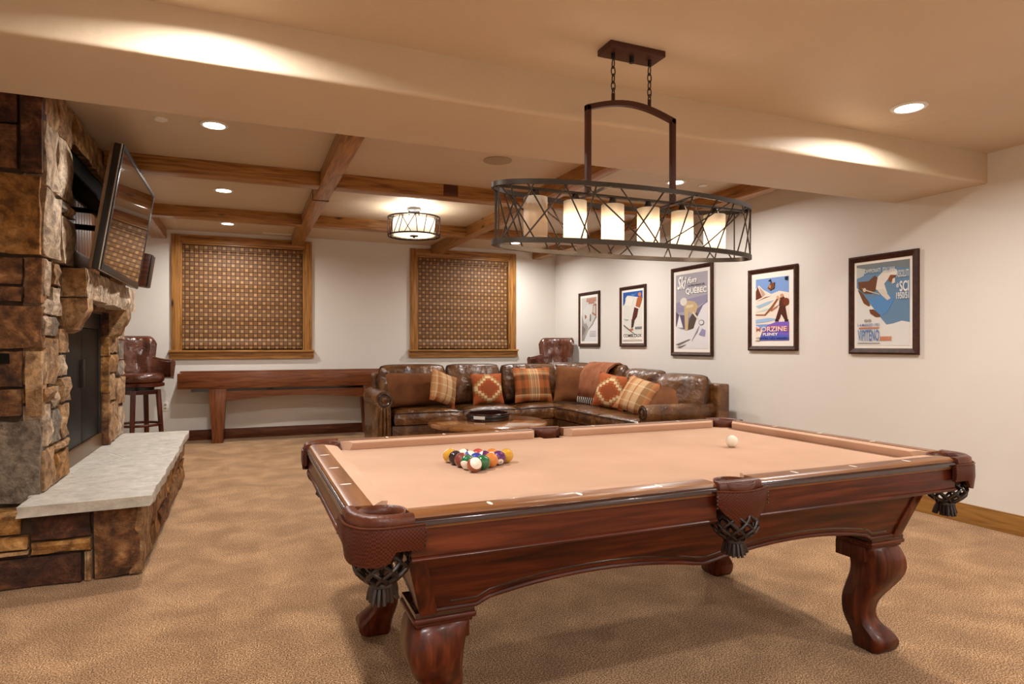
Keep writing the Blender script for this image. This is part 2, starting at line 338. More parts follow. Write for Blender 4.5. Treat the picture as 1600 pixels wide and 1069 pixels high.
# timber ceiling beams
ZB = 2.64
beams = [(.605, SY1, .745, YB, 'alder_y'), (2.60, SY1, 2.745, YB, 'alder_y'), (4.29, SY1, 4.44, YB, 'alder_y'), (-1.10, 6.86, -.93, YB, 'alder_y')]
for k, (x0, y0, x1, y1, m) in enumerate(beams):
    S(B().box(x0, y0, ZB-.002*(k % 2), x1, y1, ZC+.01).build('trim_%d' % (k+1), m, bevel=.006))
for k, y0 in enumerate((5.77, 7.72)):
    t = struct('trim_%d' % (k+5), (0, y0, ZB))
    for x0, x1 in ((-1.0 if k == 0 else -.93, .605), (.745, 2.60), (2.745, 4.29)):
        B().box(x0, y0, ZB-.004, x1, y0+.15, ZC+.01).build('beam_length', 'alder_x', t, bevel=.006)
    if k == 0: B().box(1.72, y0-.006, ZB+.012, 1.86, y0+.02, ZC).build('scarf_joint', 'base_x', t, bevel=.003)
B().box(.60, 6.36, ZB-.006, .75, 6.39, ZC).build('beam_joint', 'base_x', bpy.data.objects['trim_1'], bevel=.002)

# windows with casing, sill, pane
for k, (x0, x1, z0, z1) in enumerate(WIN):
    t = struct('window_%d' % (k+1), ((x0+x1)/2, YB, z0)); c = .10
    B().box(x0-c, YB-.03, z0, x0, YB+.002, z1+c).build('casing_board', 'alder_z', t, bevel=.004)
    B().box(x1, YB-.03, z0, x1+c, YB+.002, z1+c).build('casing_board', 'alder_z', t, bevel=.004)
    B().box(x0, YB-.028, z1, x1, YB+.002, z1+c).build('casing_board', 'alder_x', t, bevel=.004)
    B().box(x0-c-.03, YB-.065, z0-.03, x1+c+.03, YB+.1, z0).build('window_sill', 'alder_x', t, bevel=.005)
    B().box(x0-c-.022, YB-.035, z0-.118, x1+c+.022, YB, z0-.03).build('sill_apron', 'alder_x', t, bevel=.004)
    for q in ((x0, x0+.022), (x1-.022, x1)): B().box(q[0], YB-.012, z0, q[1], YB+.11, z1).build('window_jamb', 'alder_z', t, bevel=.003)
    B().box(x0+.022, YB-.012, z1-.022, x1-.022, YB+.11, z1).build('window_jamb', 'alder_x', t, bevel=.003)
    B().box(x0+.02, YB+.095, z0, x1-.02, YB+.105, z1-.02).build('window_pane', 'glassblack', t, smooth=False)
    sh = thing('woven_shade', ['woven-wood roman shade lowered in the window above the shuffleboard table', 'woven-wood roman shade lowered in the window behind the leather sofa'][k], 'window shade', ((x0+x1)/2, YB+.04, z0), group='woven roman shades')
    n = 40; secs = []
    for i in range(n+1):
        f = i/n; z = z0+.06+(z1-.03-z0-.06)*f
        yy = YB+.035 - .004*abs(math.sin(f*math.pi*6)) + .003*math.sin(f*37)
        secs.append([(x0+.026, yy, z), (x1-.034, yy+.002, z), (x1-.034, yy+.010, z), (x0+.026, yy+.008, z)])
    B().loft(secs).build('shade_panel', 'woven', sh, ang=50)
    b = B(); pts = [(YB+.028, z0+.145), (YB+.012, z0+.12), (YB+.008, z0+.06), (YB+.012, z0+.018), (YB+.03, z0+.012), (YB+.036, z0+.05), (YB+.036, z0+.145)]
    b.loft([[(x, y, z) for y, z in pts] for x in (x0+.026, x1-.034)]).build('hem_fold', 'woven', sh, ang=50)
    B().box(x0+.024, YB+.008, z1-.10, x1-.024, YB+.034, z1-.024).build('valance', 'woven', sh, bevel=.004)

# ------------------------------------------------------------ ceiling fixtures
dl = thing('recessed_downlight', '', 'downlight', (-.19, 4.82, ZC), group='recessed ceiling downlights')
B().lathe([(.092,0),(.092,-.006),(.080,-.012),(.070,-.010),(.066,0)], 32).build('trim_ring', 'white', dl, world=False)
B().lathe([(.066,-.002),(.060,-.006),(.001,-.007)], 32).build('lens', 'lens', dl, world=False)
lamp('AREA', (0, 0, -.02), DOWN_W, .12, dl, NEUT, R(164))
dl['label'] = 'round recessed downlight nearest the television, in the first ceiling bay'
for x, y, z, lb in [(-.185, 6.81, ZC, 'round recessed downlight between the two long ceiling beams on the left'), (-.19, 8.65, ZC, 'small round recessed downlight in front of the left window'),
                    (3.67, 4.86, ZC, 'round recessed downlight behind the right post of the hanging oval lamp'), (3.67, 6.81, ZC, 'recessed downlight hidden behind the oval lamp glass'),
                    (3.67, 8.65, ZC, 'recessed downlight in front of the right window'), (3.38, 2.41, ZF, 'large round recessed downlight at upper right, in front of the soffit'),
                    (-.13, 2.41, ZF, 'recessed downlight washing the left of the soffit'), (-.19, .2, ZF, 'added fill downlight beside the camera'), (3.38, .2, ZF, 'added fill downlight right of the camera'),
                    (1.6, -.9, ZF, 'added fill downlight behind the camera'), (3.38, -1.6, ZF, 'added fill downlight at rear right'), (-.19, -1.6, ZF, 'added fill downlight at rear left')]:  # fixtures beside and behind the camera are unseen, added as fill light
    dup(dl, (x, y, z), 0, lb)
b = B().lathe([(.001,-.012),(.036,-.012),(.042,-.006),(.042,0)], 28)
o = b.build('sprinkler_cover', 'white', world=False); o.location = (-.513, 4.83, ZC); settag(o, 'small round white cover plate on the ceiling beside the first downlight', 'sprinkler', 'ceiling cover plates')
o2 = o.copy(); COL.objects.link(o2); o2.location = (3.975, 4.86, ZC); o2['label'] = 'small round cover plate right of the hanging oval lamp post'
sp = thing('ceiling_speaker', 'flat round tan speaker grille in the middle ceiling bay', 'speaker', (1.905, 4.86, ZC))
B().lathe([(.108,-.008),(.116,-.006),(.116,0),(.108,0)], 36).build('rim', 'tanplastic', sp, world=False)
B().lathe([(.001,-.006),(.108,-.006),(.108,0)], 36).build('grille', 'tanplastic', sp, world=False)
av = thing('air_vent', 'narrow white slot vent on the ceiling above the left window', 'vent', (.42, 9.18, ZC))
B().box(.22, 9.15, ZC-.006, .60, 9.21, ZC).build('frame', 'wallpaint', av, bevel=.002)
for q in range(3): B().box(.235, 9.158+.016*q, ZC-.010, .585, 9.166+.016*q, ZC-.004).build('slat', 'white', av)
ot = thing('wall_outlet', 'white electrical outlet low on the back wall beside the bar stool', 'outlet', (-.945, YB, .42))
B().box(-.98, YB-.006, .40, -.91, YB, .515).build('cover_plate', 'white', ot, bevel=.002)
for z in (.435, .48): B().lathe([(.001,.004),(.015,.004),(.015,0)], 16).build('socket', 'tanplastic', ot)
for o, z in zip([c for c in ot.children if c.name.startswith('socket')], (.435, .48)):
    o.rotation_euler = (R(90), 0, 0); o.data.transform(Matrix.Translation(WL[ot.name])); o.location = (0, -.004, z-.42)

# drum flush-mount lamp
FC = (1.72, 6.90)
t = thing('flush_mount_lamp', 'round drum ceiling lamp with criss-cross bronze bars, lit', 'ceiling lamp', (FC[0], FC[1], ZC))
B().lathe([(.075,0),(.080,-.01),(.080,-.03),(.070,-.036),(.001,-.036)], 32).build('ceiling_plate', 'black', t, world=False)
for x in (-.055, .055): B().tube([(x,0,-.03),(x,0,-.11)], .008, 8).build('stem', 'black', t, world=False)
for z in (-.112, -.308):
    B().lathe([(.278,-.007),(.288,-.007),(.288,.007),(.278,.007)], 48, (0,0,z), caps=False).build('ring', 'iron2', t, world=False)
B().lathe([(.230,-.125),(.230,-.300)], 48, caps=False).build('shade', 'diffuser', t, world=False)
B().lathe([(.245,-.300),(.20,-.302),(.001,-.304)], 48, caps=False).build('bottom_diffuser', 'diffuser', t, world=False)
B().lathe([(.001,-.33),(.012,-.328),(.010,-.318),(.045,-.312),(.045,-.304),(.001,-.304)], 24).build('finial', 'iron2', t, world=False)
B().box(-.282, -.006, -.118, .282, .006, -.108).build('cross_bar', 'iron2', t, world=False)
rr = random.Random(3)
for k in range(26):
    a = 2*math.pi*k/26; d = rr.choice((-1, 1))*rr.uniform(.05, .42)
    B().tube([(.283*math.cos(a+d*f), .283*math.sin(a+d*f), -.305+.19*f) for f in (0, .33, .66, 1)], .0045, 6).build('lattice_rod', 'iron', t, world=False)
for a in (0, 2.1, 4.2):
    B().lathe([(.001,-.03),(.018,-.025),(.026,0),(.018,.025),(.001,.03)], 14, (.10*math.cos(a), .10*math.sin(a), -.20)).build('bulb', 'bulb', t, world=False)
    lamp('POINT', (.10*math.cos(a), .10*math.sin(a), -.155), FLUSH_W/3, .03, t, NEUT)
for o in [c for c in t.children if c.name.startswith(('shade', 'bottom_diffuser'))]: o.modifiers.new('s', 'SOLIDIFY').thickness = .002

# oval hanging lamp over the pool table
LC = Vector((1.595, 2.43, 0)); HA, HB = .66, .185; ZT, ZBO = 1.905, 1.672
t = thing('hanging_oval_lamp', 'long oval bronze hanging lamp with six glass cylinders over the pool table', 'chandelier', (LC.x, LC.y, ZF))
def L(x, y, z): return (LC.x+x, LC.y+y, z)
B().box(*L(-.142, -.057, ZF-.028), *L(.142, .057, ZF)).build('canopy', 'iron', t, bevel=.003)
B().tube([L(0,0,ZF-.055), L(0,0,ZF-.02)], .011, 12).build('canopy_screw', 'black', t)
for x in (-.095, .095):
    B().tube([L(x,0,ZF-.052), L(x,0,ZF-.02)], .009, 10).build('chain_mount', 'black', t)
    z = ZF-.062
    for k in range(5):
        ln = .021 if k < 4 else .030; pts = []
        for q in range(14):
            a = 2*math.pi*q/14; u, v = .0095*math.cos(a), ln*math.sin(a)
            pts.append(L(x+(u if k % 2 else 0), (0 if k % 2 else u), z-ln*.55+v))
        B().tube(pts, .0028, 6, True).build('chain_link', 'iron2', t); z -= .033
    B().box(*L(x-.008,-.004,2.318), *L(x+.008,.004,2.362)).build('chain_bracket', 'iron', t, bevel=.002)
# arched yoke
RX = .222; h = .0115
for x in (-RX, RX): B().box(*L(x-h, -h, ZT-.01), *L(x+h, h, 2.29)).build('post', 'iron', t, bevel=.002)
secs = []
for k in range(17):
    f = k/16; x = -RX-h+(2*RX+2*h)*f; z = 2.278+.048*math.sin(math.pi*f)
    secs.append([L(x,-h,z-h), L(x,h,z-h), L(x,h,z+h), L(x,-h,z+h)])
B().loft(secs).build('arched_yoke', 'iron', t, ang=60)
for z in (ZT, ZBO):
    secs = []
    for k in range(72):
        a = 2*math.pi*k/72; x, y = HA*math.cos(a), HB*math.sin(a); nx, ny = math.cos(a)/HA, math.sin(a)/HB; l = math.hypot(nx, ny); nx /= l; ny /= l; q = .010
        secs.append([L(x-nx*q*.6, y-ny*q*.6, z-q), L(x+nx*q*.6, y+ny*q*.6, z-q), L(x+nx*q*.6, y+ny*q*.6, z+q), L(x-nx*q*.6, y-ny*q*.6, z+q)])
    B().loft(secs, loop=True).build('oval_ring', 'iron2', t, ang=50)
B().box(*L(-HA+.01, -.012, ZT-.006), *L(HA-.01, .012, ZT+.004)).build('spine_bar', 'iron2', t, bevel=.002)
for x in (-RX, RX): B().box(*L(x-.01, -HB, ZT-.008), *L(x+.01, HB, ZT)).build('cross_bar', 'iron2', t, bevel=.002)
# lattice rods: front pairs read off the photograph, back side similar
front = [(-.985,-.985), (-.98,-.80), (-.93,-.86), (-.80,-.97), (-.84,-.66), (-.60,-.86), (-.62,-.46), (-.42,-.52), (-.26,.02), (-.50,-.08), (.06,-.20), (.14,-.02), (.30,.16), (.28,.46), (.66,.06), (.52,.28), (.86,.38), (.70,.52), (.80,.94), (.90,.74), (.97,.985), (.985,.985), (.96,.84)]
for side in (-1, 1):
    for ft, fb in front:
        if side == 1: ft, fb = -ft*.97, -fb*.97
        pts = []
        for k in range(6):
            f = k/5; c = ft+(fb-ft)*f; a = math.acos(max(-1, min(1, c)))
            pts.append(L(HA*math.cos(a), side*HB*math.sin(a), ZT-.006-(ZT-ZBO-.012)*f))
        B().tube(pts, .0034, 6).build('lattice_rod', 'iron2', t)
for k in range(6):
    x = -.472+.187*k; zt, zb = 1.868, 1.706
    sh = B().lathe([(.050, zb-0), (.050, zt)], 32, L(x, 0, 0), caps=False).build('glass_cylinder', 'shadeglass', t)
    sh.modifiers.new('s', 'SOLIDIFY').thickness = .003
    B().lathe([(.001, zt+.034), (.012, zt+.03), (.022, zt+.006), (.022, zt-.02), (.001, zt-.02)], 16, L(x, 0, 0)).build('lamp_holder', 'iron2', t)
    if k: 
        B().lathe([(.001,-.03),(.012,-.022),(.016,0),(.012,.025),(.006,.045),(.001,.046)], 12, L(x, 0, 1.775)).build('bulb', 'bulb', t)
        lamp('POINT', Vector(L(x, 0, 1.735))-WL[t.name], BULB_W, .03, t, WARM)

# ------------------------------------------------------------ stone fireplace
FX, FY = -1.01, 4.20                                   # chimney face planes
fp = thing('stone_fireplace', 'tall rustic stone fireplace with raised hearth and stone mantel at left', 'fireplace', (-1.5, 5.5, 0))
srng = random.Random(11)
def stone_block(o, U, V, Nn, u0, v0, u1, v1, mat, depth=.08, nx=3, ny=3, rough=.010, proud=0, gap=.005, name='stone'):
    o, U, V, Nn = map(Vector, (o, U, V, Nn)); b = B(); g = gap; vs = []; fs = []
    wdt, hgt = u1-u0, v1-v0; sk = min(wdt, hgt)*.05
    cj = {(i, j): (srng.uniform(-sk, sk)*.6, srng.uniform(-sk, sk)*.6) for i in (0, nx) for j in (0, ny)}
    for j in range(ny+1):
        for i in range(nx+1):
            ed = i in (0, nx) or j in (0, ny)
            u = u0+g+(wdt-2*g)*i/nx; v = v0+g+(hgt-2*g)*j/ny
            if not ed: u += srng.uniform(-1, 1)*wdt/nx*.2; v += srng.uniform(-1, 1)*hgt/ny*.2
            else:
                u += srng.uniform(0, sk)*(1 if i == 0 else -1 if i == nx else 0); v += srng.uniform(0, sk)*(1 if j == 0 else -1 if j == ny else 0)
            d = proud + srng.uniform(-rough, rough) - (rough*.9 if ed else 0)
            vs.append(o+U*u+V*v+Nn*d)
    for j in range(ny):
        for i in range(nx):
            a = j*(nx+1)+i; fs.append((a, a+1, a+nx+2, a+nx+1))
    ring = [i for i in range(nx+1)] + [j*(nx+1)+nx for j in range(1, ny+1)] + [ny*(nx+1)+i for i in range(nx-1, -1, -1)] + [j*(nx+1) for j in range(ny-1, 0, -1)]
    bk = len(vs)
    for r_ in ring: p = vs[r_].copy(); p -= Nn*(p-o).dot(Nn); vs.append(p-Nn*depth)
    m = len(ring)
    for k in range(m): fs.append((ring[k], ring[(k+1) % m], bk+(k+1) % m, bk+k))
    fs.append(tuple(bk+k for k in range(m)))
    return b.add(vs, fs).build(name, mat, fp, ang=32)
# mortar core
b = B()
b.box(XL, FY+.05, 0, FX-.05, 4.785, ZC).box(XL, 6.075, 0, FX-.05, 6.80, 1.73).box(XL, 6.70, 1.73, FX-.05, 6.80, ZC)
b.box(XL, 4.785, 1.50, FX-.05, 6.075, 1.73).box(XL, 4.92, 2.56, FX-.05, 6.70, ZC)
b.box(XL, 4.785, 0, -1.55, 6.075, 1.7).box(XL, 4.785, 1.7, -1.22, 6.72, ZC).box(XL, 4.785, 1.73, FX-.05, 4.92, ZC)
b.box(XL, 4.03, 0, -.56, 6.78, .355)
b.build('mortar_core', 'mortar', fp, smooth=False)
# camera-side face of the chimney: measured rectangles (x0,z0,x1,z1)
Xc = FX
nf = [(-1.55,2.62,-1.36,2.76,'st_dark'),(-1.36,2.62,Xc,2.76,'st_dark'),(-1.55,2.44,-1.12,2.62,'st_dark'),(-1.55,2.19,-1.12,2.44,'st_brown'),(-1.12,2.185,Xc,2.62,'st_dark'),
      (-1.55,1.735,Xc,2.185,'st_gold'),(-1.55,1.575,-1.10,1.735,'st_brown'),(-1.10,1.475,Xc,1.735,'st_brown'),(-1.25,1.48,-1.10,1.575,'st_brown'),(-1.55,1.29,-1.25,1.575,'st_gold'),
      (-1.25,1.225,Xc,1.475,'st_brown'),(-1.55,1.14,-1.23,1.29,'st_brown'),(-1.23,1.02,-1.10,1.225,'st_brown'),(-1.55,1.02,-1.23,1.14,'st_dark'),(-1.10,.86,Xc,1.225,'st_tan'),
      (-1.55,.86,-1.10,1.02,'st_brown'),(-1.55,.385,Xc,.86,'st_grey')]
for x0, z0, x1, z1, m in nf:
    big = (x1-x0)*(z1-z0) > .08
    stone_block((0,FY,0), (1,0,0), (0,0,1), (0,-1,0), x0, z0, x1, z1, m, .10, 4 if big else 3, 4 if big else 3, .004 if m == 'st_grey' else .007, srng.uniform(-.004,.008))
stone_block((0,FY,0), (1,0,0), (0,0,1), (0,-1,0), -1.22, 1.145, -1.155, 1.215, 'soot', .10, 2, 2, .001, .004)   # dark inset box in the stones
# room-side face of the near pillar (y,z)
pf = [(4.2,.44,4.48,.68,'st_tan'),(4.48,.44,4.79,.62,'st_gold'),(4.2,.68,4.40,.93,'st_cream'),(4.40,.68,4.60,.88,'st_grey'),(4.48,.62,4.79,.68,'st_tan'),(4.60,.68,4.79,.90,'st_tan'),
      (4.2,.93,4.45,1.02,'st_gold'),(4.45,.88,4.6,1.02,'st_cream'),(4.6,.90,4.79,1.06,'st_tan'),(4.2,1.02,4.55,1.30,'st_tan'),(4.55,1.06,4.79,1.2,'st_cream'),(4.55,1.2,4.79,1.36,'st_tan'),(4.2,1.30,4.38,1.42,'st_cream'),(4.38,1.30,4.55,1.42,'st_grey'),
      (4.2,1.42,4.46,1.52,'st_cream'),(4.46,1.42,4.62,1.60,'st_cream'),(4.2,1.52,4.44,1.74,'st_cream'),(4.44,1.60,4.62,1.74,'st_tan'),(4.62,1.36,4.79,1.52,'st_tan'),
      (4.2,1.74,4.60,2.13,'st_cream'),(4.60,1.74,4.91,2.05,'st_cream'),(4.60,2.05,4.72,2.13,'st_grey'),(4.72,2.05,4.91,2.13,'st_tan'),(4.2,2.13,4.52,2.50,'st_cream'),(4.52,2.13,4.91,2.50,'st_cream'),
      (4.2,2.50,4.55,2.76,'st_tan'),(4.55,2.50,4.91,2.76,'st_tan')]
# far pillar
pf += [(6.07,.44,6.45,.78,'st_tan'),(6.45,.44,6.83,.72,'st_cream'),(6.07,.78,6.40,1.02,'st_tan'),(6.40,.72,6.83,.98,'st_tan'),(6.07,1.02,6.48,1.18,'st_gold'),(6.48,.98,6.66,1.12,'st_grey'),(6.66,.98,6.83,1.12,'st_cream'),
       (6.48,1.12,6.83,1.30,'st_grey'),(6.07,1.18,6.48,1.52,'st_tan'),(6.48,1.30,6.83,1.52,'st_cream'),(6.07,1.52,6.83,1.74,'st_tan'),(6.68,1.74,6.83,2.2,'st_tan'),(6.68,2.2,6.83,2.76,'st_gold')]
# lintels
pf += [(4.79,1.50,5.45,1.74,'st_brown'),(5.45,1.50,6.07,1.74,'st_brown'),(4.91,2.54,5.5,2.76,'st_gold'),(5.5,2.54,6.1,2.76,'st_gold'),(6.1,2.54,6.68,2.76,'st_tan')]
for y0, z0, y1, z1, m in pf:
    y0 = 4.228 if y0 == 4.2 else y0
    stone_block((FX,0,0), (0,1,0), (0,0,1), (1,0,0), y0, z0, y1, z1, m, .10, 3, 3, .013, srng.uniform(-.004,.012))
# jamb of the far pillar inside the opening (x,z), facing the camera
for x0, z0, x1, z1, m in [(-1.13,.44,-1.07,.86,'st_tan'),(-1.07,.44,FX,.86,'st_brown'),(-1.13,.86,FX,1.16,'st_gold'),(-1.13,1.16,FX,1.33,'st_gold'),(-1.13,1.33,-1.07,1.52,'st_brown'),(-1.07,1.33,FX,1.52,'st_dark')]:
    stone_block((0,6.07,0), (1,0,0), (0,0,1), (0,-1,0), x0, z0, x1, z1, m, .05, 2, 3, .006, .004)
# raised base: camera side (x,z) and room side (y,z)
BX, BY = -.515, 3.99
for x0, z0, x1, z1, m in [(-1.60,.275,-1.05,.385,'st_gold'),(-1.60,.20,-1.02,.275,'st_gold'),(-1.02,.235,-.745,.385,'st_dark'),(-1.02,.165,-.745,.235,'st_gold'),(-1.60,0,-.785,.165,'st_dark'),(-1.60,.165,-1.02,.20,'st_tan'),(-.785,.0,-.745,.165,'st_tan'),(-.745,0,BX,.385,'st_brown')]:
    stone_block((0,BY,0), (1,0,0), (0,0,1), (0,-1,0), x0, z0, x1, z1, m, .24 if z1 > .3 and x0 < -1.1 else .06, 4, 3, .010, srng.uniform(-.002,.008))
for y0, z0, y1, z1, m in [(3.99,0,4.42,.385,'st_tan'),(4.42,.15,4.72,.385,'st_brown'),(4.42,0,4.85,.15,'st_gold'),(4.72,.15,5.25,.385,'st_tan'),(4.85,0,5.45,.15,'st_brown'),(5.25,.15,5.7,.385,'st_gold'),(5.45,0,6.2,.2,'st_tan'),(5.7,.2,6.3,.385,'st_brown'),(6.2,0,6.78,.2,'st_gold'),(6.3,.2,6.78,.385,'st_tan')]:
    stone_block((BX,0,0), (0,1,0), (0,0,1), (1,0,0), y0, z0, y1, z1, m, .06, 3, 3, .012, srng.uniform(-.002,.008))
# hearth slabs: rough-edged flagstones
def slab(poly, z0, z1, name='hearth_slab', m='slab', jag=.008):
    pts = []
    for i, p in enumerate(poly):
        q = poly[(i+1) % len(poly)]; n = max(1, int(math.dist(p, q)/.12))
        for k in range(n):
            f = k/n; pts.append((p[0]+(q[0]-p[0])*f+srng.uniform(-jag, jag)*(k > 0), p[1]+(q[1]-p[1])*f+srng.uniform(-jag, jag)*(k > 0)))
    lo = [(x+srng.uniform(-jag,jag), y+srng.uniform(-jag,jag), z0) for x, y in pts]; mid = [(x+srng.uniform(-.4,1)*jag, y+srng.uniform(-.6,.6)*jag, (z0+z1)/2) for x, y in pts]
    hi = [(x, y, z1) for x, y in pts]
    return B().loft([lo, mid, hi]).build(name, m, fp, ang=28)
B().box(-1.5, 4.83, .381, -.50, 6.79, .4372).build('grout_bed', 'grout', fp, smooth=False)
slab([(-1.05,3.90),(-.462,3.945),(-.470,5.36),(-.80,5.36),(-1.0,5.05),(-1.0,4.795),(-1.07,4.795),(-1.07,4.16),(-1.05,4.16)], .385, .440)
slab([(-.472,5.366),(-.484,6.82),(-1.06,6.82),(-1.06,6.06),(-1.5,6.06),(-1.5,5.70),(-.98,5.70),(-.80,5.366)], .385, .439)
slab([(-.808,5.366),(-.985,5.694),(-1.5,5.694),(-1.5,4.80),(-1.01,4.80),(-1.006,5.05)], .385, .4385, jag=.004)
# mantel stone and corbels
mt = stone_block((-.885,0,0), (0,1,0), (0,0,1), (1,0,0), 4.64, 1.535, 5.35, 1.735, 'st_cream', .16, 6, 3, .014, 0, name='mantel_stone')
stone_block((-.885,0,0), (0,1,0), (0,0,1), (1,0,0), 5.35, 1.535, 6.52, 1.74, 'st_cream', .16, 8, 3, .014, 0, name='mantel_stone')
stone_block((0,4.63,0), (1,0,0), (0,0,1), (0,-1,0), -1.03, 1.545, -.888, 1.732, 'st_tan', .06, 3, 3, .006, 0, name='mantel_end')
for y0, y1 in ((4.64, 4.80), (6.08, 6.30)):
    prof = [(FX-.03,1.545),(-.895,1.545),(-.892,1.48),(-.915,1.43),(-.935,1.40),(-.96,1.345),(-1.0,1.325),(FX-.03,1.33)]
    secs = [[(x+srng.uniform(-.006,.006), y, z+srng.uniform(-.006,.006)) for x, z in prof] for y in (y0, (y0+y1)/2, y1)]
    B().loft(secs).build('corbel', 'st_tan', fp, ang=30)
# firebox
b = B().box(-1.54, 4.79, .44, -1.52, 6.07, 1.50)
b.build('firebox_back', 'soot', fp, smooth=False)
fr = B().box(-1.09, 4.80, .47, -1.07, 4.86, 1.50).box(-1.09, 6.0, .47, -1.07, 6.06, 1.50).box(-1.09, 4.86, 1.38, -1.07, 6.0, 1.50).build('firebox_surround', 'black', fp, bevel=.003)
for k in range(2): B().box(-1.085, 4.865+k*.57, .55, -1.078, 5.425+k*.57, 1.375).build('glass_door', 'glassblack', fp, bevel=.002)
B().box(-1.095, 4.80, .44, -1.06, 6.06, .545).build('firebox_sill', 'bedframe', fp, bevel=.004)
B().box(-1.075, 5.40, .95, -1.055, 5.42, 1.15).build('door_handle', 'iron2', fp, bevel=.003)
# television niche: black header, planks, dark shelf gear
B().box(-1.21, 4.92, 2.40, -1.06, 6.68, 2.56).build('niche_header', 'soot', fp, bevel=.004)
for k in range(18):
    y0 = 4.925+k*.095; B().box(-1.20, y0, 1.76, -1.18, y0+.09, 2.38).build('plank', 'plank', fp, bevel=.003)
B().box(-1.18, 4.93, 1.745, -1.03, 5.9, 1.78).build('niche_shelf', 'black', fp, bevel=.004)
B().box(-1.17, 4.95, 1.78, -1.06, 5.6, 1.90).build('cable_box', 'black', fp, bevel=.006)

# television on a tilting arm
y1 = 4.70; W_, TOP, BOT = 1.505, Vector((-.702, 0, 2.528)), Vector((-.828, 0, 1.727))
tv = thing('television', 'large flat black television tilted down from the stone chimney', 'television', (-.83, 5.45, 1.727))
upv = (TOP-BOT).normalized(); Hh = (TOP-BOT).length; nrm = Vector((upv.z, 0, -upv.x)); yv = Vector((0, 1, 0))
def TVP(u, v, d): return BOT+Vector((0, y1, 0))+yv*u+upv*v+nrm*d
def tvbox(u0, v0, d0, u1, v1, d1): 
    return B().add([TVP(u,v,d) for d in (d0,d1) for v in (v0,v1) for u in (u0,u1)], [(0,1,3,2),(4,6,7,5),(0,4,5,1),(1,5,7,3),(3,7,6,2),(2,6,4,0)])
tvbox(0, 0, -.055, W_, Hh, -.012).build('case', 'black', tv, bevel=.006)
tvbox(-.004, -.004, -.016, W_+.004, Hh+.004, -.008).build('metal_edge', 'silver', tv, bevel=.002)
for q in ((0,0,W_,.045),(0,Hh-.03,W_,Hh),(0,.045,.03,Hh-.03),(W_-.03,.045,W_,Hh-.03)): tvbox(q[0], q[1], -.010, q[2], q[3], 0).build('bezel', 'black', tv, bevel=.002)
tvbox(.03, .045, -.010, W_-.03, Hh-.03, -.003).build('screen', 'screen', tv, smooth=False)
tvbox(.01, 0, -.075, .10, Hh, -.055).build('side_rail', 'tan_reflection', tv, bevel=.004)
tvbox(.5, .2, -.10, 1.0, .6, -.055).build('back_housing', 'black', tv, bevel=.01)
p = TVP(.75, .4, -.09); B().tube([p, p+Vector((-.12,.12,-.02)), (-1.165, 5.40, 2.1)], .022, 10).build('mount_arm', 'black', tv)
B().tube([p+Vector((0,0,.08)), p+Vector((-.12,-.15,.06)), (-1.165, 5.40, 2.22)], .018, 10).build('mount_arm', 'black', tv)
B().box(-1.18, 5.25, 2.0, -1.16, 5.55, 2.3).build('wall_plate', 'black', tv, bevel=.004)
# small speaker on a bracket past the television
sk = thing('wall_speaker', 'small dark box speaker mounted beside the lower corner of the television', 'speaker', (-.83, 6.72, 1.78))
M_ = Matrix.Translation((-.81, 6.72, 1.78)) @ Matrix.Rotation(R(8.5), 4, 'Y')
def obox(x0,y0,z0,x1,y1_,z1):
    q = B().box(x0,y0,z0,x1,y1_,z1); q.v = [M_ @ p for p in q.v]; return q
obox(-.10,-.10,0,-.012,.10,.30).build('cabinet', 'base_x', sk, bevel=.004); obox(-.012,-.095,.005,0,.095,.295).build('grille', 'black', sk, bevel=.003)
B().box(FX-.01, 6.68, 1.90, -.87, 6.76, 1.96).build('bracket', 'black', sk, bevel=.003)

# ------------------------------------------------------------ framed posters on the right wall
def text_mesh(txt, wdt, hgt, shear=0, bold=0):
    c = bpy.data.curves.new('lettering', 'FONT'); c.body = txt; c.shear = shear; c.resolution_u = 3; c.offset = bold
    o = bpy.data.objects.new('lettering', c); COL.objects.link(o)
    dg = bpy.context.evaluated_depsgraph_get(); me = bpy.data.meshes.new_from_object(o.evaluated_get(dg))
    bpy.data.objects.remove(o); bpy.data.curves.remove(c)
    xs = [v.co.x for v in me.vertices]; ys = [v.co.y for v in me.vertices]
    x0, x1, y0, y1 = min(xs), max(xs), min(ys), max(ys)
    pts = [((v.co.x-x0)/(x1-x0)*wdt, (v.co.y-y0)/(y1-y0)*hgt) for v in me.vertices]; fs = [tuple(p.vertices) for p in me.polygons]
    bpy.data.meshes.remove(me); return pts, fs
INK = {}
def ink(c):
    c = tuple(c)
    if c not in INK: INK[c] = plain('print_ink', tuple((v/255)**2.2 for v in c), .45, spec=.35)
    return INK[c]
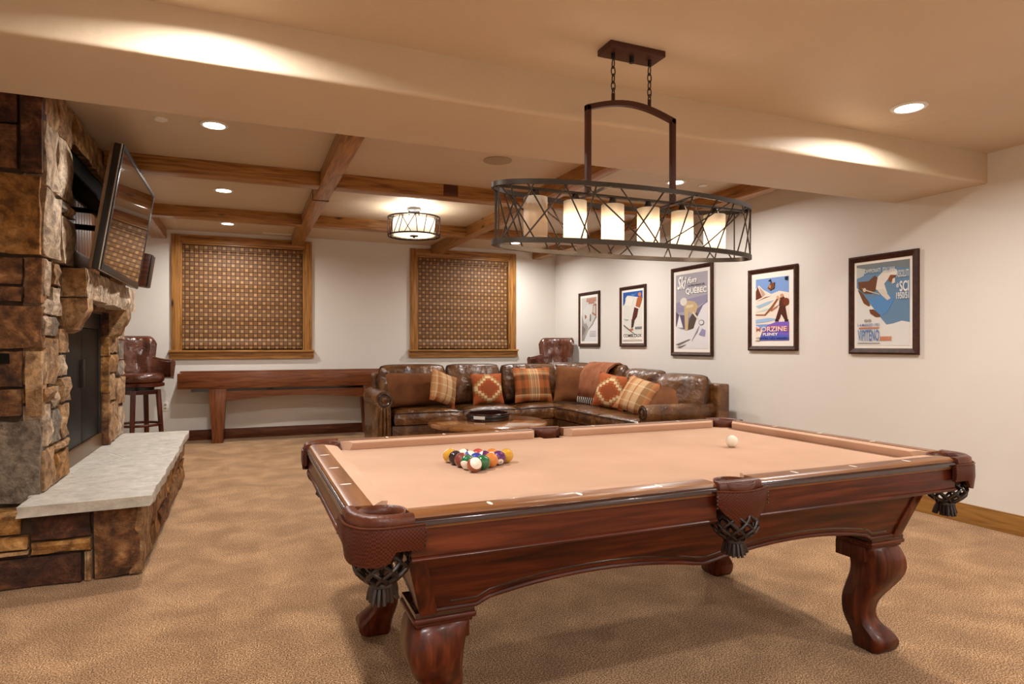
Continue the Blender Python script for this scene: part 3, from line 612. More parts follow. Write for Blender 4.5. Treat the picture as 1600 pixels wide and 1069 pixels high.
def poster(label, yl, yr, z0, z1, fw, mat_w, shapes, texts):
    t = thing('framed_poster', label, 'poster', (XR, (yl+yr)/2, z0), group='framed ski posters on the right wall')
    d = .032
    def rail(pts):
        secs = [[(XR-e, y, z) for (y, z, e) in s_] for s_ in pts]; return B().loft(secs).build('frame_rail', 'frame', t, ang=25)
    def prof(yo, zo, yi, zi): return [(yo, zo, 0), (yo, zo, d*.7), (yo+(yi-yo)*.3, zo+(zi-zo)*.3, d), (yo+(yi-yo)*.7, zo+(zi-zo)*.7, d*.75), (yi, zi, d*.5), (yi, zi, 0)]
    c_o = [(yl, z0), (yr, z0), (yr, z1), (yl, z1)]; c_i = [(yl-fw, z0+fw), (yr+fw, z0+fw), (yr+fw, z1-fw), (yl-fw, z1-fw)]
    for k in range(4): rail([prof(*c_o[k], *c_i[k]), prof(*c_o[(k+1) % 4], *c_i[(k+1) % 4])])
    B().box(XR-.012, yr+fw*.8, z0+fw*.8, XR-.001, yl-fw*.8, z1-fw*.8).build('mat_board', 'matboard', t, smooth=False)
    a0, a1 = yl-fw-mat_w, yr+fw+mat_w; b0, b1 = z0+fw+mat_w, z1-fw-mat_w
    def P(u, v, l): return (XR-.012-.0004*l, a0+(a1-a0)*u, b0+(b1-b0)*v)
    pr = None
    lay = 0
    for k, sh_ in enumerate(shapes):
        c, poly = sh_[:2]; lay += (len(sh_) == 2 or len(shapes[k-1]) == 2)
        b = B().loft([[P(min(1,max(0,u)), min(1,max(0,v)), 0) for u, v in poly], [P(min(1,max(0,u)), min(1,max(0,v)), lay) for u, v in poly]])
        o = b.build('print' if k == 0 else 'printed_shape', ink(c), t if k == 0 else pr, smooth=False)
        if k == 0: pr = o
    for k, (c, s_, u0, v0, u1, v1, sh) in enumerate(texts):
        pts, fs = text_mesh(s_, u1-u0, v1-v0, sh, .022)
        l = lay+1.5; b = B().add([P(u0+x, v0+y, l) for x, y in pts], fs); b.build('lettering', ink(c), pr, smooth=False)
def rect(a, b, c, d): return [(a,b),(c,b),(c,d),(a,d)]
FULL = rect(0,0,1,1)
def zig(c, u0, v0, u1, v1, n):
    # hand-drawn looking scribble band for print too small to read
    out = []; st = (u1-u0)/n
    for k in range(n):
        a = u0+st*k; out.append((c, [(a, v0), (a+st*.45, v1), (a+st*.75, v1), (a+st*.5, v0)], 1))
    return out
def oval(cx, cy, rx, ry, n=16): return [(cx+rx*math.cos(2*math.pi*k/n), cy+ry*math.sin(2*math.pi*k/n)) for k in range(n)]
poster('narrow framed ski poster in pale greys with orange title, nearest the window wall', 8.57, 7.96, 1.235, 2.038, .045, .035,
  [((196,194,190), FULL), ((150,146,138), [(0,0),(.12,0),(.45,.32),(.30,.42),(.18,.40),(0,.62)]), ((222,222,220), [(.15,0),(1,0),(1,.52),(.75,.42),(.45,.30)]),
   ((128,122,116), [(.12,.0),(.16,.0),(.45,.28),(.72,.40),(.90,.54),(1,.56),(1,.53),(.92,.50),(.75,.37),(.48,.26)]), ((205,203,198), [(.2,.45),(.5,.5),(.8,.62),(.7,.8),(.4,.84),(.1,.7)]),
   ((150,86,64), [(.24,.50),(.36,.55),(.30,.60),(.22,.61)]), ((96,98,104), [(.56,.45),(.62,.46),(.64,.60),(.58,.62)]), ((120,110,100), [(.05,.12),(.25,.26),(.18,.32),(.05,.36)]), ((160,110,84), [(.70,.62),(.98,.55),(.98,.84),(.80,.84)]), ((190,182,172), [(.74,.66),(.94,.60),(.94,.80),(.82,.80)])] + zig((198,112,66), .34, .90, .98, .985, 9) + zig((192,96,54), .48, .855, .86, .895, 6) + [((140,132,150), rect(.55,.22-.035*k,.95,.226-.035*k)) for k in range(4)],
  [])
poster('framed poster of a downhill skier under deep blue sky reading COMBLOUX', 7.42, 6.815, 1.235, 2.031, .045, .03,
  [((214,212,202), FULL), ((34,84,158), [(0,.82),(.10,.86),(.22,.93),(.40,.92),(.55,.90),(.75,.88),(1,.84),(1,1),(0,1)]), ((34,84,158), [(0,.72),(.10,.78),(.14,.86),(0,.88)]), ((110,160,205), [(.42,.95),(.60,.93),(.72,.985),(.66,.95),(.60,.92),(.5,.92)]),
   ((224,220,208), [(.12,.74),(.22,.90),(.40,.88),(.55,.82),(.45,.70)]), ((166,92,52), [(.66,.70),(.86,.66),(.99,.82),(.92,.90),(.74,.86)]), ((196,120,76), oval(.86,.93,.08,.04)), ((84,38,30), [(.60,.68),(.80,.64),(.72,.48),(.58,.40),(.46,.40),(.54,.56)]), ((70,44,36), [(.46,.44),(.60,.40),(.54,.28),(.44,.26)]),
   ((120,104,88), [(.04,.34),(.34,.24),(.70,.11),(.66,.11),(.30,.22),(.04,.31)]), ((176,110,90), [(.36,.24),(.52,.26),(.54,.22),(.40,.20)]), ((150,176,170), [(.02,.46),(.20,.42),(.30,.44),(.20,.45)]), ((235,230,220), rect(0,0,1,.12))] + zig((190,110,90), .34, .045, .68, .06, 12) + zig((60,80,84), .04, .005, .98, .03, 30) + zig((50,60,70), .64, .235, .98, .285, 5),
  [((24,22,26), 'COMBLOUX', .04, .075, .97, .14, 0)])
poster('tall framed mauve poster of a crouching skier reading QUEBEC', 6.29, 5.56, 1.13, 2.158, .045, .04,
  [((168,164,172), FULL), ((120,112,140), [(0,.34),(.3,.34),(.62,.5),(1,.62),(1,.40),(.5,.30),(0,.28)]), ((146,140,164), [(0,.48),(.4,.5),(1,.62),(1,.70),(.4,.66),(0,.62)]), ((96,84,112), [(0,.30),(.30,.26),(.34,.44),(.10,.46),(0,.50)]), ((226,222,224), [(0,0),(1,0),(1,.60),(.86,.56),(.70,.42),(.56,.26),(.36,.24),(.16,.26),(0,.30)]),
   ((232,228,226), [(.02,.29),(.12,.46),(.24,.28)]), ((86,74,66), [(.36,.24),(.58,.27),(.66,.40),(.70,.46),(.58,.50),(.46,.40)]), ((198,172,132), [(.30,.24),(.40,.25),(.42,.50),(.52,.46),(.64,.46),(.72,.56),(.60,.62),(.40,.64),(.28,.60)]), ((222,214,204), oval(.26,.63,.11,.055)), ((222,204,168), [(.34,.54),(.56,.55),(.58,.58),(.36,.58)]), ((216,206,186), [(.54,.47),(.72,.37),(.74,.39),(.57,.49)]),
   ((120,112,104), [(0,.055),(.44,.125),(.48,.12),(.10,.04)]), ((120,112,104), [(.04,.02),(.34,.055),(.30,.04),(.14,.005)]), ((150,146,178), [(.74,.18),(.92,.16),(.94,.24),(.84,.26)]), ((150,146,160), [(.52,.10),(.70,.22),(.76,.30),(.68,.24)]), ((110,104,112), oval(.82,.34,.08,.035)), ((226,222,224), oval(.82,.34,.065,.027))],
  [((250,246,240), 'Ski', .06, .80, .36, .975, .35), ((250,246,240), 'fun', .38, .87, .68, .95, .35), ((60,56,66), 'LA PROVINCE DE', .40, .825, .92, .85, 0), ((252,248,240), 'QUÉBEC', .34, .715, .98, .82, 0)])
poster('framed poster of a hiker and a cable car reading MORZINE PLENEY', 5.03, 4.41, 1.20, 2.003, .045, .055,
  [((126,158,212), FULL), ((238,222,206), [(0,.26),(1,.26),(1,.74),(.72,.78),(.48,.74),(.24,.82),(.10,.90),(0,.84)]), ((110,56,34), [(0,.66),(.20,.70),(.12,.80),(.06,.88),(0,.80)]), ((196,160,140), [(.10,.88),(.24,.80),(.30,.74),(.20,.70),(.16,.78)]), ((110,60,40), [(.05,.64),(.30,.70),(.48,.71),(.28,.68)]), ((160,190,212), [(0,.56),(.34,.62),(.56,.64),(.40,.58),(.10,.52)]), ((160,190,222), [(0,.28),(.40,.30),(.7,.34),(.4,.36),(0,.34)]), ((204,222,212), [(0,.46),(.3,.48),(.6,.54),(.3,.52)]),
   ((146,90,54), [(0,.43),(.28,.42),(.48,.54),(.68,.68),(.72,.67),(.52,.51),(.30,.40),(0,.41)]), ((170,116,84), [(.46,.48),(.70,.56),(.66,.52),(.48,.46)]), ((124,96,190), [(.13,0),(1,0),(1,.29),(.62,.29),(.36,.24),(.24,.14)]), ((168,100,150), [(.30,.20),(1,.14),(1,.22),(.45,.24)]), ((90,100,190), [(.14,.0),(1,.0),(1,.08),(.2,.10)]),
   ((84,42,28), [(.62,.33),(.72,.33),(.78,.42),(.88,.32),(.96,.33),(.90,.52),(.86,.54),(.74,.54)]), ((92,48,32), [(.72,.54),(.90,.52),(.92,.64),(.82,.70),(.74,.66)]), ((120,58,34), oval(.92,.60,.09,.06)), ((204,150,116), oval(.80,.70,.045,.03)), ((216,170,136), [(.64,.68),(.74,.62),(.76,.65),(.68,.71)]), ((54,34,32), [(.60,.30),(.70,.30),(.70,.33),(.62,.33)]), ((54,34,32), [(.88,.295),(.98,.295),(.98,.325),(.90,.325)]),
   ((120,72,44), [(.38,.84),(.46,.80),(.58,.83),(.60,.92),(.48,.92)]), ((196,140,90), [(.42,.85),(.48,.83),(.49,.88),(.44,.89)]), ((40,40,60), [(.40,.95),(.47,.98),(.50,.92),(.48,.92),(.46,.96)]), ((30,34,50), rect(.90,.94,.97,.99)), ((238,222,206), [(0,.0),(.13,0),(.22,.14),(.10,.22),(0,.24)])],
  [((214,140,126), 'M', .03, .14, .17, .22, 0), ((250,208,196), 'ORZINE', .19, .14, .96, .22, 0), ((255,244,240), 'PLENEY', .25, .075, .70, .12, 0), ((40,44,110), 'CENTRE DES NEIGES', .04, .02, .97, .05, 0)])
poster('largest framed poster, a white-clad skier on blue reading VIPITENO, nearest the camera', 3.865, 3.265, 1.18, 1.983, .048, .022,
  [((104,136,166), FULL), ((120,128,130), [(0,.90),(.5,.95),(1,.90),(1,1),(0,1)]), ((188,190,184), [(0,.83),(.14,.86),(.18,.94),(0,.97)]), ((92,140,192), [(.24,.55),(.40,.60),(.62,.62),(.72,.55),(.6,.4),(.45,.35),(.34,.46)]), ((224,222,216), [(0,0),(1,0),(1,.27),(.86,.29),(.70,.26),(.58,.25),(.44,.36),(.28,.50),(.12,.60),(.03,.70),(0,.72)]),
   ((108,68,42), [(.03,.79),(.24,.79),(.36,.85),(.42,.82),(.40,.68),(.30,.63),(.16,.64),(.05,.70)]), ((226,218,206), [(.38,.68),(.42,.83),(.54,.90),(.68,.89),(.62,.80),(.54,.74),(.60,.62),(.52,.63),(.46,.66)]), ((216,206,192), [(.40,.68),(.52,.68),(.62,.60),(.66,.56),(.60,.54),(.50,.60)]), ((230,224,214), oval(.70,.865,.085,.045)), ((134,78,44), [(.62,.80),(.74,.81),(.76,.83),(.66,.84)]), ((134,78,44), oval(.665,.79,.045,.035)), ((226,218,206), [(.68,.73),(.74,.74),(.74,.80),(.70,.79)]),
   ((116,72,44), [(.03,.69),(.10,.66),(.22,.55),(.28,.49),(.24,.48),(.15,.52)]), ((116,72,44), [(.26,.44),(.34,.44),(.46,.37),(.46,.345),(.38,.345),(.28,.39)]), ((206,190,166), [(.10,.71),(.18,.69),(.46,.62),(.46,.61),(.18,.675)]), ((214,196,170), oval(.165,.685,.03,.025)), ((160,152,140), oval(.19,.305,.03,.018)), ((160,152,140), oval(.26,.305,.03,.018))] + zig((206,130,100), .05, .205, .45, .225, 16) + zig((206,130,84), .46, .06, .68, .11, 9) + zig((150,150,150), .03, .025, .46, .035, 18),
  [((206,208,204), 'CAMPIONATI', .16, .885, .48, .935, 0), ((206,208,204), 'ITALIANI', .52, .875, .74, .935, 0), ((212,212,208), 'ASSOLUTI', .77, .80, .995, .885, 0), ((236,234,228), 'SCI', .83, .63, .995, .755, 0), ((226,224,218), 'di', .77, .68, .815, .735, 0), ((232,230,224), '1950/51', .77, .545, .995, .625, 0),
   ((96,126,176), 'VIPITENO', .035, .055, .455, .195, 0), ((120,130,170), '1-4 MARZO 1951', .035, .235, .46, .27, 0)])

# ------------------------------------------------------------ pool table (built in its own frame, centre at floor)
PC = Vector((1.466, 2.345, 0)); HL, HW = 1.218, .735; ZR, ZS_ = .815, .775
pt = thing('pool_table', 'mahogany pool table with tan cloth and leather drop pockets', 'pool table', PC)
def pb(b, name, m, parent=pt, **k): return b.build(name, m, parent, world=False, **k)
def bedpoly(hx, hy, c=.085, sn=.055, sd=.05):
    return [(-hx+c,-hy),(-sn,-hy),(-sn,-hy+sd),(sn,-hy+sd),(sn,-hy),(hx-c,-hy),(hx,-hy+c),(hx,hy-c),(hx-c,hy),(sn,hy),(sn,hy-sd),(-sn,hy-sd),(-sn,hy),(-hx+c,hy),(-hx,hy-c),(-hx,-hy+c)]
F3 = lambda u, v, w_: (u, v, w_)
pb(B().prism(bedpoly(HL-.085, HW-.085), F3, .735, .770), 'slate', 'st_grey', smooth=False)
pb(B().prism(bedpoly(HL-.085, HW-.085), F3, .770, ZS_), 'bed_cloth', 'cloth', smooth=False)
SIDE = {'near': lambda s_, w_, z: (s_, -HW+w_, z), 'far': lambda s_, w_, z: (s_, HW-w_, z), 'left': lambda s_, w_, z: (-HL+w_, s_, z), 'right': lambda s_, w_, z: (HL-w_, s_, z)}
CP = .15; SPK = .085
segs = []
for sd in ('near', 'far'): segs += [(sd, -(HL-CP), -SPK), (sd, SPK, HL-CP)]
for sd in ('left', 'right'): segs += [(sd, -(HW-CP), HW-CP)]
for sd, s0, s1 in segs:
    fn = SIDE[sd]; ax = 'x' if sd in ('near', 'far') else 'y'
    wood_p = [(.010,.775),(.010,.800),(.016,.810),(.026,.8145),(.076,.8145),(.076,.765),(.03,.765)]
    rail = pb(B().loft([[fn(s_, w_, z) for w_, z in wood_p] for s_ in (s0, s1)]), 'rail', 'rail_'+ax, ang=30)
    pb(B().loft([[fn(s_, w_, z) for w_, z in [(0,.784),(0,.796),(.006,.803),(.013,.803),(.016,.784)]] for s_ in (s0, s1)]), 'rail_moulding', 'darkmould', rail, ang=50)
    pb(B().loft([[fn(s_, w_, z) for w_, z in [(.012,.693),(.012,.784),(.035,.784),(.035,.693)]] for s_ in (s0, s1)]), 'rail_apron', 'mah_'+ax, rail, ang=30)
    pb(B().loft([[fn(s_, w_, z) for w_, z in [(.008,.690),(.005,.695),(.008,.701),(.014,.703),(.040,.700),(.040,.688),(.014,.687)]] for s_ in (s0, s1)]), 'apron_bead', 'mah_'+ax, rail, ang=50)
    # cushion with mitred pocket faces
    c0 = .055 if abs(s0) > .2 else .03; c1 = .055 if abs(s1) > .2 else .03
    sec = [(.076,.812,0),(.108,.8135,.72),(.128,.809,1),(.128,.804,1),(.116,.776,.8),(.076,.776,0)]
    pb(B().loft([[fn(s0+c0*q, w_, z) for w_, z, q in sec], [fn(s1-c1*q, w_, z) for w_, z, q in sec]]), 'cushion', 'cloth', rail, ang=30)
    for k in range(3):
        mid = ([-.84,-.56,-.28] if s1 <= 0 else [.28,.56,.84])[k] if ax == 'x' else (-.29, 0, .29)[k]
        poly = [(mid+.0065*math.sin(a*math.pi/4), .046+.019*math.cos(a*math.pi/4)) for a in range(8)]
        pb(B().prism(poly, lambda u, v, w_: fn(u, v, w_), .8140, .8150), 'diamond_sight', 'pearl', rail, smooth=False)
# tapered cabinet with scalloped lower edge
TX, TY, QX, QY = 1.055, .620, .995, .545
def lower(f):      # f in -1..1 along the board
    a = abs(f); e = .045*math.sin(math.pi*min(1, max(0, (a-.02)/.80)))**.8 if a < .82 else 0
    return .478 + e + .020*max(0, 1-a/.12)*0 + (.012 if a < .82 else 0)
for sy in (-1, 1):
    n = 48; secs = []; low = []
    for k in range(n+1):
        f = -1+2*k/n; zl = lower(f); g = (zl-.478)/(.69-.478); xt, yt = TX*f, TY
        xb, yb = QX*f+(TX-QX)*f*g, QY+(TY-QY)*g
        secs.append([(xt, sy*yt, .692), (xt, sy*(yt-.03), .692), (xb, sy*(yb-.03), zl), (xb, sy*yb, zl)]); low.append((xb, sy*(yb+.004), zl+.028))
    cb = pb(B().loft(secs), 'cabinet_panel', 'mah_x', ang=35)
    pb(B().tube(low[2:-2], .0075, 8), 'panel_moulding', 'darkmould', cb)
    pb(B().tube([(p[0], p[1]-sy*.002, p[2]-.028+.005) for p in low], .008, 8), 'edge_moulding', 'mah_x', cb)
for sx in (-1, 1):
    n = 24; secs = []; low = []
    for k in range(n+1):
        f = -1+2*k/n; zl = lower(f); g = (zl-.478)/(.69-.478)
        secs.append([(sx*TX, TY*f, .692), (sx*(TX-.03), TY*f, .692), (sx*(QX+(TX-QX)*g-.03), (QY+(TY-QY)*g)*f, zl), (sx*(QX+(TX-QX)*g), (QY+(TY-QY)*g)*f, zl)])
        low.append((sx*(QX+(TX-QX)*g+.004), (QY+(TY-QY)*g)*f, zl+.028))
    cb = pb(B().loft(secs), 'cabinet_panel', 'mah_y', ang=35); pb(B().tube(low[1:-1], .0075, 8), 'panel_moulding', 'darkmould', cb)
    for sy in (-1, 1):
        q = .048; s_t = [(sx*(TX+.006), sy*(TY+.006)), (sx*(TX-q), sy*(TY+.006)), (sx*(TX-q), sy*(TY-q)), (sx*(TX+.006), sy*(TY-q))]
        s_b = [(sx*(QX+.006), sy*(QY+.006)), (sx*(QX-q), sy*(QY+.006)), (sx*(QX-q), sy*(QY-q)), (sx*(QX+.006), sy*(QY-q))]
        pb(B().loft([[(x, y, .470) for x, y in s_b], [(x, y, .690) for x, y in s_t]]), 'corner_post', 'mah_z', bevel=.004)
# cabriole legs with moulded caps
for sx in (-1, 1):
    for sy in (-1, 1):
        lx, ly = sx*.925, sy*.462
        prof = [(0,.010,.050),(.012,.016,.062),(.045,.018,.068),(.075,.006,.062),(.11,-.014,.052),(.15,-.024,.049),(.20,-.020,.054),(.25,-.002,.064),(.30,.018,.074),(.345,.026,.080),(.39,.020,.083),(.425,.008,.083),(.440,.0,.080)]
        secs = []; dense = []
        for i in range(len(prof)-1):          # smooth the profile (Catmull-Rom)
            p0, p1, p2, p3 = (Vector(prof[max(0, min(len(prof)-1, i+q))]) for q in (-1, 0, 1, 2))
            for q in range(3):
                f = q/3; dense.append(.5*(2*p1+(p2-p0)*f+(2*p0-5*p1+4*p2-p3)*f*f+(3*p1-p0-3*p2+p3)*f**3))
        dense.append(Vector(prof[-1]))
        for z, off, hw in dense:
            cx, cy = lx+sx*off, ly+sy*off; c = hw*.22
            pl = [(-hw+c,-hw),(hw-c,-hw),(hw,-hw+c),(hw,hw-c),(hw-c,hw),(-hw+c,hw),(-hw,hw-c),(-hw,-hw+c)]
            secs.append([(cx+u, cy+v, z) for u, v in pl])
        leg = pb(B().loft(secs), 'leg', 'mah_z', ang=50)
        pb(B().box(lx-.095, ly-.095, .447, lx+.095, ly+.095, .466), 'leg_cap', 'mah_x', leg, bevel=.009, seg=3)
        pb(B().box(lx-.085, ly-.085, .436, lx+.085, ly+.085, .448), 'leg_collar', 'mah_x', leg, bevel=.004)
        pb(B().box(lx-.090, ly-.090, .465, lx+.090, ly+.090, .482), 'leg_block', 'darkmould', leg, bevel=.003)
        pb(B().box(lx-sx*.016-.070, ly-sy*.016-.070, .375, lx-sx*.016+.070, ly-sy*.016+.070, .437), 'leg_shoulder', 'mah_z', leg, bevel=.004)
# leather pockets
def sweep(path, secf):       # path: list of (x,y,nx,ny,t); secf(t) -> [(out,z)...]
    return B().loft([[(x+nx*o_, y+ny*o_, z) for o_, z in secf(t_)] for x, y, nx, ny, t_ in path])
def corner_path(sx, sy, ext):
    r = .105; cx, cy = sx*(HL-r), sy*(HW-r); out = []
    out.append((cx-sx*ext, cy+sy*r, 0, sy)); out.append((cx-sx*ext*.4, cy+sy*r, 0, sy))
    for k in range(13):
        a = math.pi/2*k/12; out.append((cx+sx*r*math.sin(a), cy+sy*r*math.cos(a), sx*math.sin(a), sy*math.cos(a)))
    out += [(cx+sx*r, cy-sy*ext*.4, sx, 0), (cx+sx*r, cy-sy*ext, sx, 0)]
    return [(*p, k/(len(out)-1)) for k, p in enumerate(out)]
def side_path(sy, hx, bulge):
    out = []
    for k in range(11):
        f = -1+2*k/10; y = HW+bulge*(1-f*f); nx, ny = bulge*2*f/hx*.8, 1; l = math.hypot(nx, ny); out.append((hx*f, sy*y, nx/l, sy*ny/l, k/10))
    return out
def pocket(cx, cy, path_band, path_sh, side):
    p = pb(sweep(path_band, lambda t_: [(-.034,.768),(-.034,.806),(-.026,.816),(-.008,.818),(.003,.811),(.006,.795),(.004,.768)]), 'pocket', 'leather', ang=50)
    def sh(t_):
        e = abs(2*t_-1)
        lo = (.690+.012*min(1, (e/.62)**4) + (.026 if e > .74 else 0)) if not side else (.688+.062*e**2.4)
        return [(-.002,lo),(-.002,.782),(.010,.790+.004*e),(.015,.780),(.016,(lo+.785)/2),(.010,lo)]
    pb(sweep(path_sh, sh), 'pocket_shield', 'basket', p, ang=50)
    edge = [(x+nx*.013, y+ny*.013, .789+.004*abs(2*t_-1)) for x, y, nx, ny, t_ in path_sh]
    pb(B().tube(edge, .003, 6), 'shield_edge', 'leather', p)
    pb(B().lathe([(.066,.812),(.062,.79),(.058,.72),(.052,.70)], 24, (cx, cy, 0), caps=False), 'pocket_cup', 'leather', p).modifiers.new('s', 'SOLIDIFY').thickness = .004
    b = B(); n = 9
    for sg in (-1, 1):
        for k in range(n):
            pts = []
            for q in range(9):
                f = q/8; a = 2*math.pi*k/n + sg*f*1.5; r = .058+.020*math.sin(f*math.pi)-.030*f**2.5; pts.append((cx+r*math.cos(a), cy+r*math.sin(a), .712-.088*f))
            b.tube(pts, .0052, 6)
    pb(b, 'pocket_net', 'netleather', p)
    b = B().lathe([(.030,.630),(.034,.624),(.034,.616),(.028,.610)], 16, (cx, cy, 0)); rg = random.Random(5)
    for k in range(16):
        a = 2*math.pi*k/16; r1 = .026; r2 = .030+rg.uniform(0, .014)
        b.tube([(cx+r1*math.cos(a), cy+r1*math.sin(a), .618), (cx+(r1+r2)/2*math.cos(a), cy+(r1+r2)/2*math.sin(a), .596), (cx+r2*math.cos(a), cy+r2*math.sin(a), .572+rg.uniform(0,.008))], [.006,.007,.005], 6)
    for k in range(6):
        a = 2*math.pi*k/6; b.tube([(cx+.012*math.cos(a), cy+.012*math.sin(a), .618), (cx+.014*math.cos(a), cy+.014*math.sin(a), .570)], .008, 6)
    pb(b, 'tassel', 'netleather', p)
    for q in (0, -1):
        x, y, nx, ny, t_ = path_sh[q]; b = B()
        for k in range(4): b.lathe([(.001,-.003),(.0035,0),(.001,.003)], 6, (x+nx*.014, y+ny*.014, .776-.012*k))
        pb(b, 'nailheads', 'iron2', p)
for sx in (-1, 1):
    for sy in (-1, 1): pocket(sx*(HL-.088), sy*(HW-.088), corner_path(sx, sy, .050), corner_path(sx, sy, .075), False)
for sy in (-1, 1): pocket(0, sy*(HW-.028), side_path(sy, .085, .004), side_path(sy, .098, .022), True)

# ------------------------------------------------------------ balls
def ballmat(c): return plain('ball_colour', c, .06, coat=.6)
BM = {k: ballmat(v) for k, v in dict(yellow=(.62,.33,.03), blue=(.02,.04,.30), red=(.45,.05,.04), purple=(.10,.012,.10), orange=(.62,.20,.03), green=(.004,.12,.035), maroon=(.20,.035,.018), black=(.02,.006,.006), white=(.82,.76,.65), brown=(.28,.07,.02)).items()}
def ball(label, c, stripe, loc, axis, spot, num=None):
    """sphere r=28.6mm; stripe about `axis`; white spot towards `spot`"""
    r = .0286; bm = bmesh.new(); bmesh.ops.create_uvsphere(bm, u_segments=32, v_segments=20, radius=r)
    ax = Vector(axis).normalized(); sp_ = Vector(spot).normalized()
    rot = Vector((0,0,1)).rotation_difference(ax if stripe else sp_); bmesh.ops.rotate(bm, verts=bm.verts, cent=(0,0,0), matrix=rot.to_matrix())
    me = bpy.data.meshes.new('billiard_ball')
    for f in bm.faces:
        n = f.calc_center_median().normalized(); w_ = (stripe and abs(n.dot(ax)) > .56) or (not stripe and n.dot(sp_) > .90); f.material_index = 1 if w_ else 0; f.smooth = True
    bm.to_mesh(me); bm.free(); me.materials.append(BM[c]); me.materials.append(BM['white'])
    o = bpy.data.objects.new('billiard_ball', me); COL.objects.link(o); o.location = (loc[0], loc[1], ZS_+r); WL[o.name] = Vector(o.location)
    settag(o, label, 'billiard ball', 'racked billiard balls')
    if num:
        pts, fs = text_mesh(num, .008 if len(num) == 1 else .012, .010); q = sp_.to_track_quat('Z', 'Y'); b = B()
        b.add([q @ Vector((x-.004*len(num)*.85, y-.005, r+.0004)) for x, y in pts], fs); b.build('number', 'black', o, world=False, smooth=False)
    return o
AX = Vector((.40, .916)).normalized(); PX = Vector((AX.y, -AX.x)); AP = Vector((.795, 2.265)); dd = .0573
rows = [[('brown',1)], [('green',1),('green',0)], [('maroon',0),('blue',0),('orange',0)], [('black',0),('blue',1),('purple',1),('purple',0)], [('yellow',1),('maroon',1),('red',0),('orange',1),('yellow',0)]]
names = {('brown',1):'striped orange-brown ball at the near tip of the rack, white end showing', ('green',1):'green striped ball left of the tip of the rack', ('green',0):'solid green ball right of the tip of the rack',
 ('maroon',0):'solid maroon ball on the left edge of the rack, third row', ('blue',0):'solid blue ball in the middle of the rack', ('orange',0):'solid orange ball on the right edge of the rack',
 ('black',0):'near-black ball on the left edge of the rack', ('blue',1):'blue striped ball inside the rack behind the solid blue ball', ('purple',1):'purple striped ball inside the rack', ('purple',0):'solid purple ball on the right edge of the rack, number facing out',
 ('yellow',1):'yellow striped ball at the far left corner of the rack', ('maroon',1):'maroon striped ball in the back row of the rack', ('red',0):'solid red ball in the middle of the back row', ('orange',1):'orange striped ball in the back row of the rack', ('yellow',0):'solid yellow ball at the far right corner of the rack'}
rb = random.Random(4)
for i, row in enumerate(rows):
    for j, (c, st) in enumerate(row):
        p = AP + AX*(i*dd*.866) + PX*((j-i/2)*dd)
        axs = (rb.uniform(-1,1), rb.uniform(-1,1), rb.uniform(.2,1)); sp_ = (rb.uniform(-1,1), rb.uniform(-1,1), rb.uniform(-.3,1)); num = None
        if i == 0: axs = (.05, -.85, .48)
        if (c, st) == ('green',1): axs = (-.6,-.5,-.5)
        if (c, st) == ('purple',0): sp_ = (-.1,-.9,-.45); num = '4'
        if (c, st) in (('green',0),('maroon',0),('orange',0),('black',0),('yellow',0)): sp_ = (.5, .8, .3)
        ball(names[(c, st)], c, st, p, axs, sp_, num)
o = B().lathe([(.0286*math.sin(math.pi*k/20) or 1e-5, -.0286*math.cos(math.pi*k/20)) for k in range(21)], 32).build('cue_ball', 'cue', world=False)
o.location = (2.10, 2.36, ZS_+.0286); settag(o, 'plain white cue ball alone near the far corner pocket', 'billiard ball')

# ------------------------------------------------------------ shuffleboard table
SX0, SX1, SY_0, SY_1 = -.772, 2.02, 8.97, 9.37
t = thing('shuffleboard_table', 'long reddish wooden shuffleboard table against the back wall under the left window', 'game table', ((SX0+SX1)/2, 9.17, 0))
B().box(SX0, SY_0, .700, SX1, SY_0+.03, .895).build('cabinet_side', 'shuffle', t, bevel=.004)
B().box(SX0, SY_1-.03, .700, SX1, SY_1, .915).build('cabinet_side', 'shuffle', t, bevel=.004)
for x in (SX0, SX1-.03): B().box(x, SY_0+.03, .700, x+.03, SY_1-.03, .895).build('cabinet_end', 'shuffle', t, bevel=.004)
B().box(SX0+.03, SY_0+.03, .71, SX1-.03, SY_1-.03, .73).build('gutter', 'darkmould', t, smooth=False)
B().box(SX0+.10, SY_0+.08, .73, SX1-.10, SY_1-.08, .875).build('playing_board', 'rail_x', t, bevel=.004)
for xc in (-.314, 1.63):
    for y0 in (SY_0+.01, SY_1-.09):
        yc = y0+.04
        B().loft([[(xc-.062,yc-.035,0),(xc+.062,yc-.035,0),(xc+.062,yc+.035,0),(xc-.062,yc+.035,0)], [(xc-.103,yc-.04,.70),(xc+.103,yc-.04,.70),(xc+.103,yc+.04,.70),(xc-.103,yc+.04,.70)]]).build('leg', 'shuffle_z', t, bevel=.004)
    B().box(xc-.05, SY_0+.08, .30, xc+.05, SY_1-.08, .40).build('leg_rail', 'shuffle_z', t, bevel=.004)
n = 24; secs = []
for k in range(n+1):
    f = k/n; x = -.215+1.75*f; zl = .535+.055*math.sin(math.pi*f); secs.append([(x, SY_0+.03, zl), (x, SY_0+.055, zl), (x, SY_0+.055, .665), (x, SY_0+.03, .665)])
B().loft(secs).build('arched_apron', 'shuffle', t, ang=40)
B().box(SX0+.15, SY_0+.06, .66, SX1-.15, SY_1-.06, .70).build('under_frame', 'darkmould', t, smooth=False)

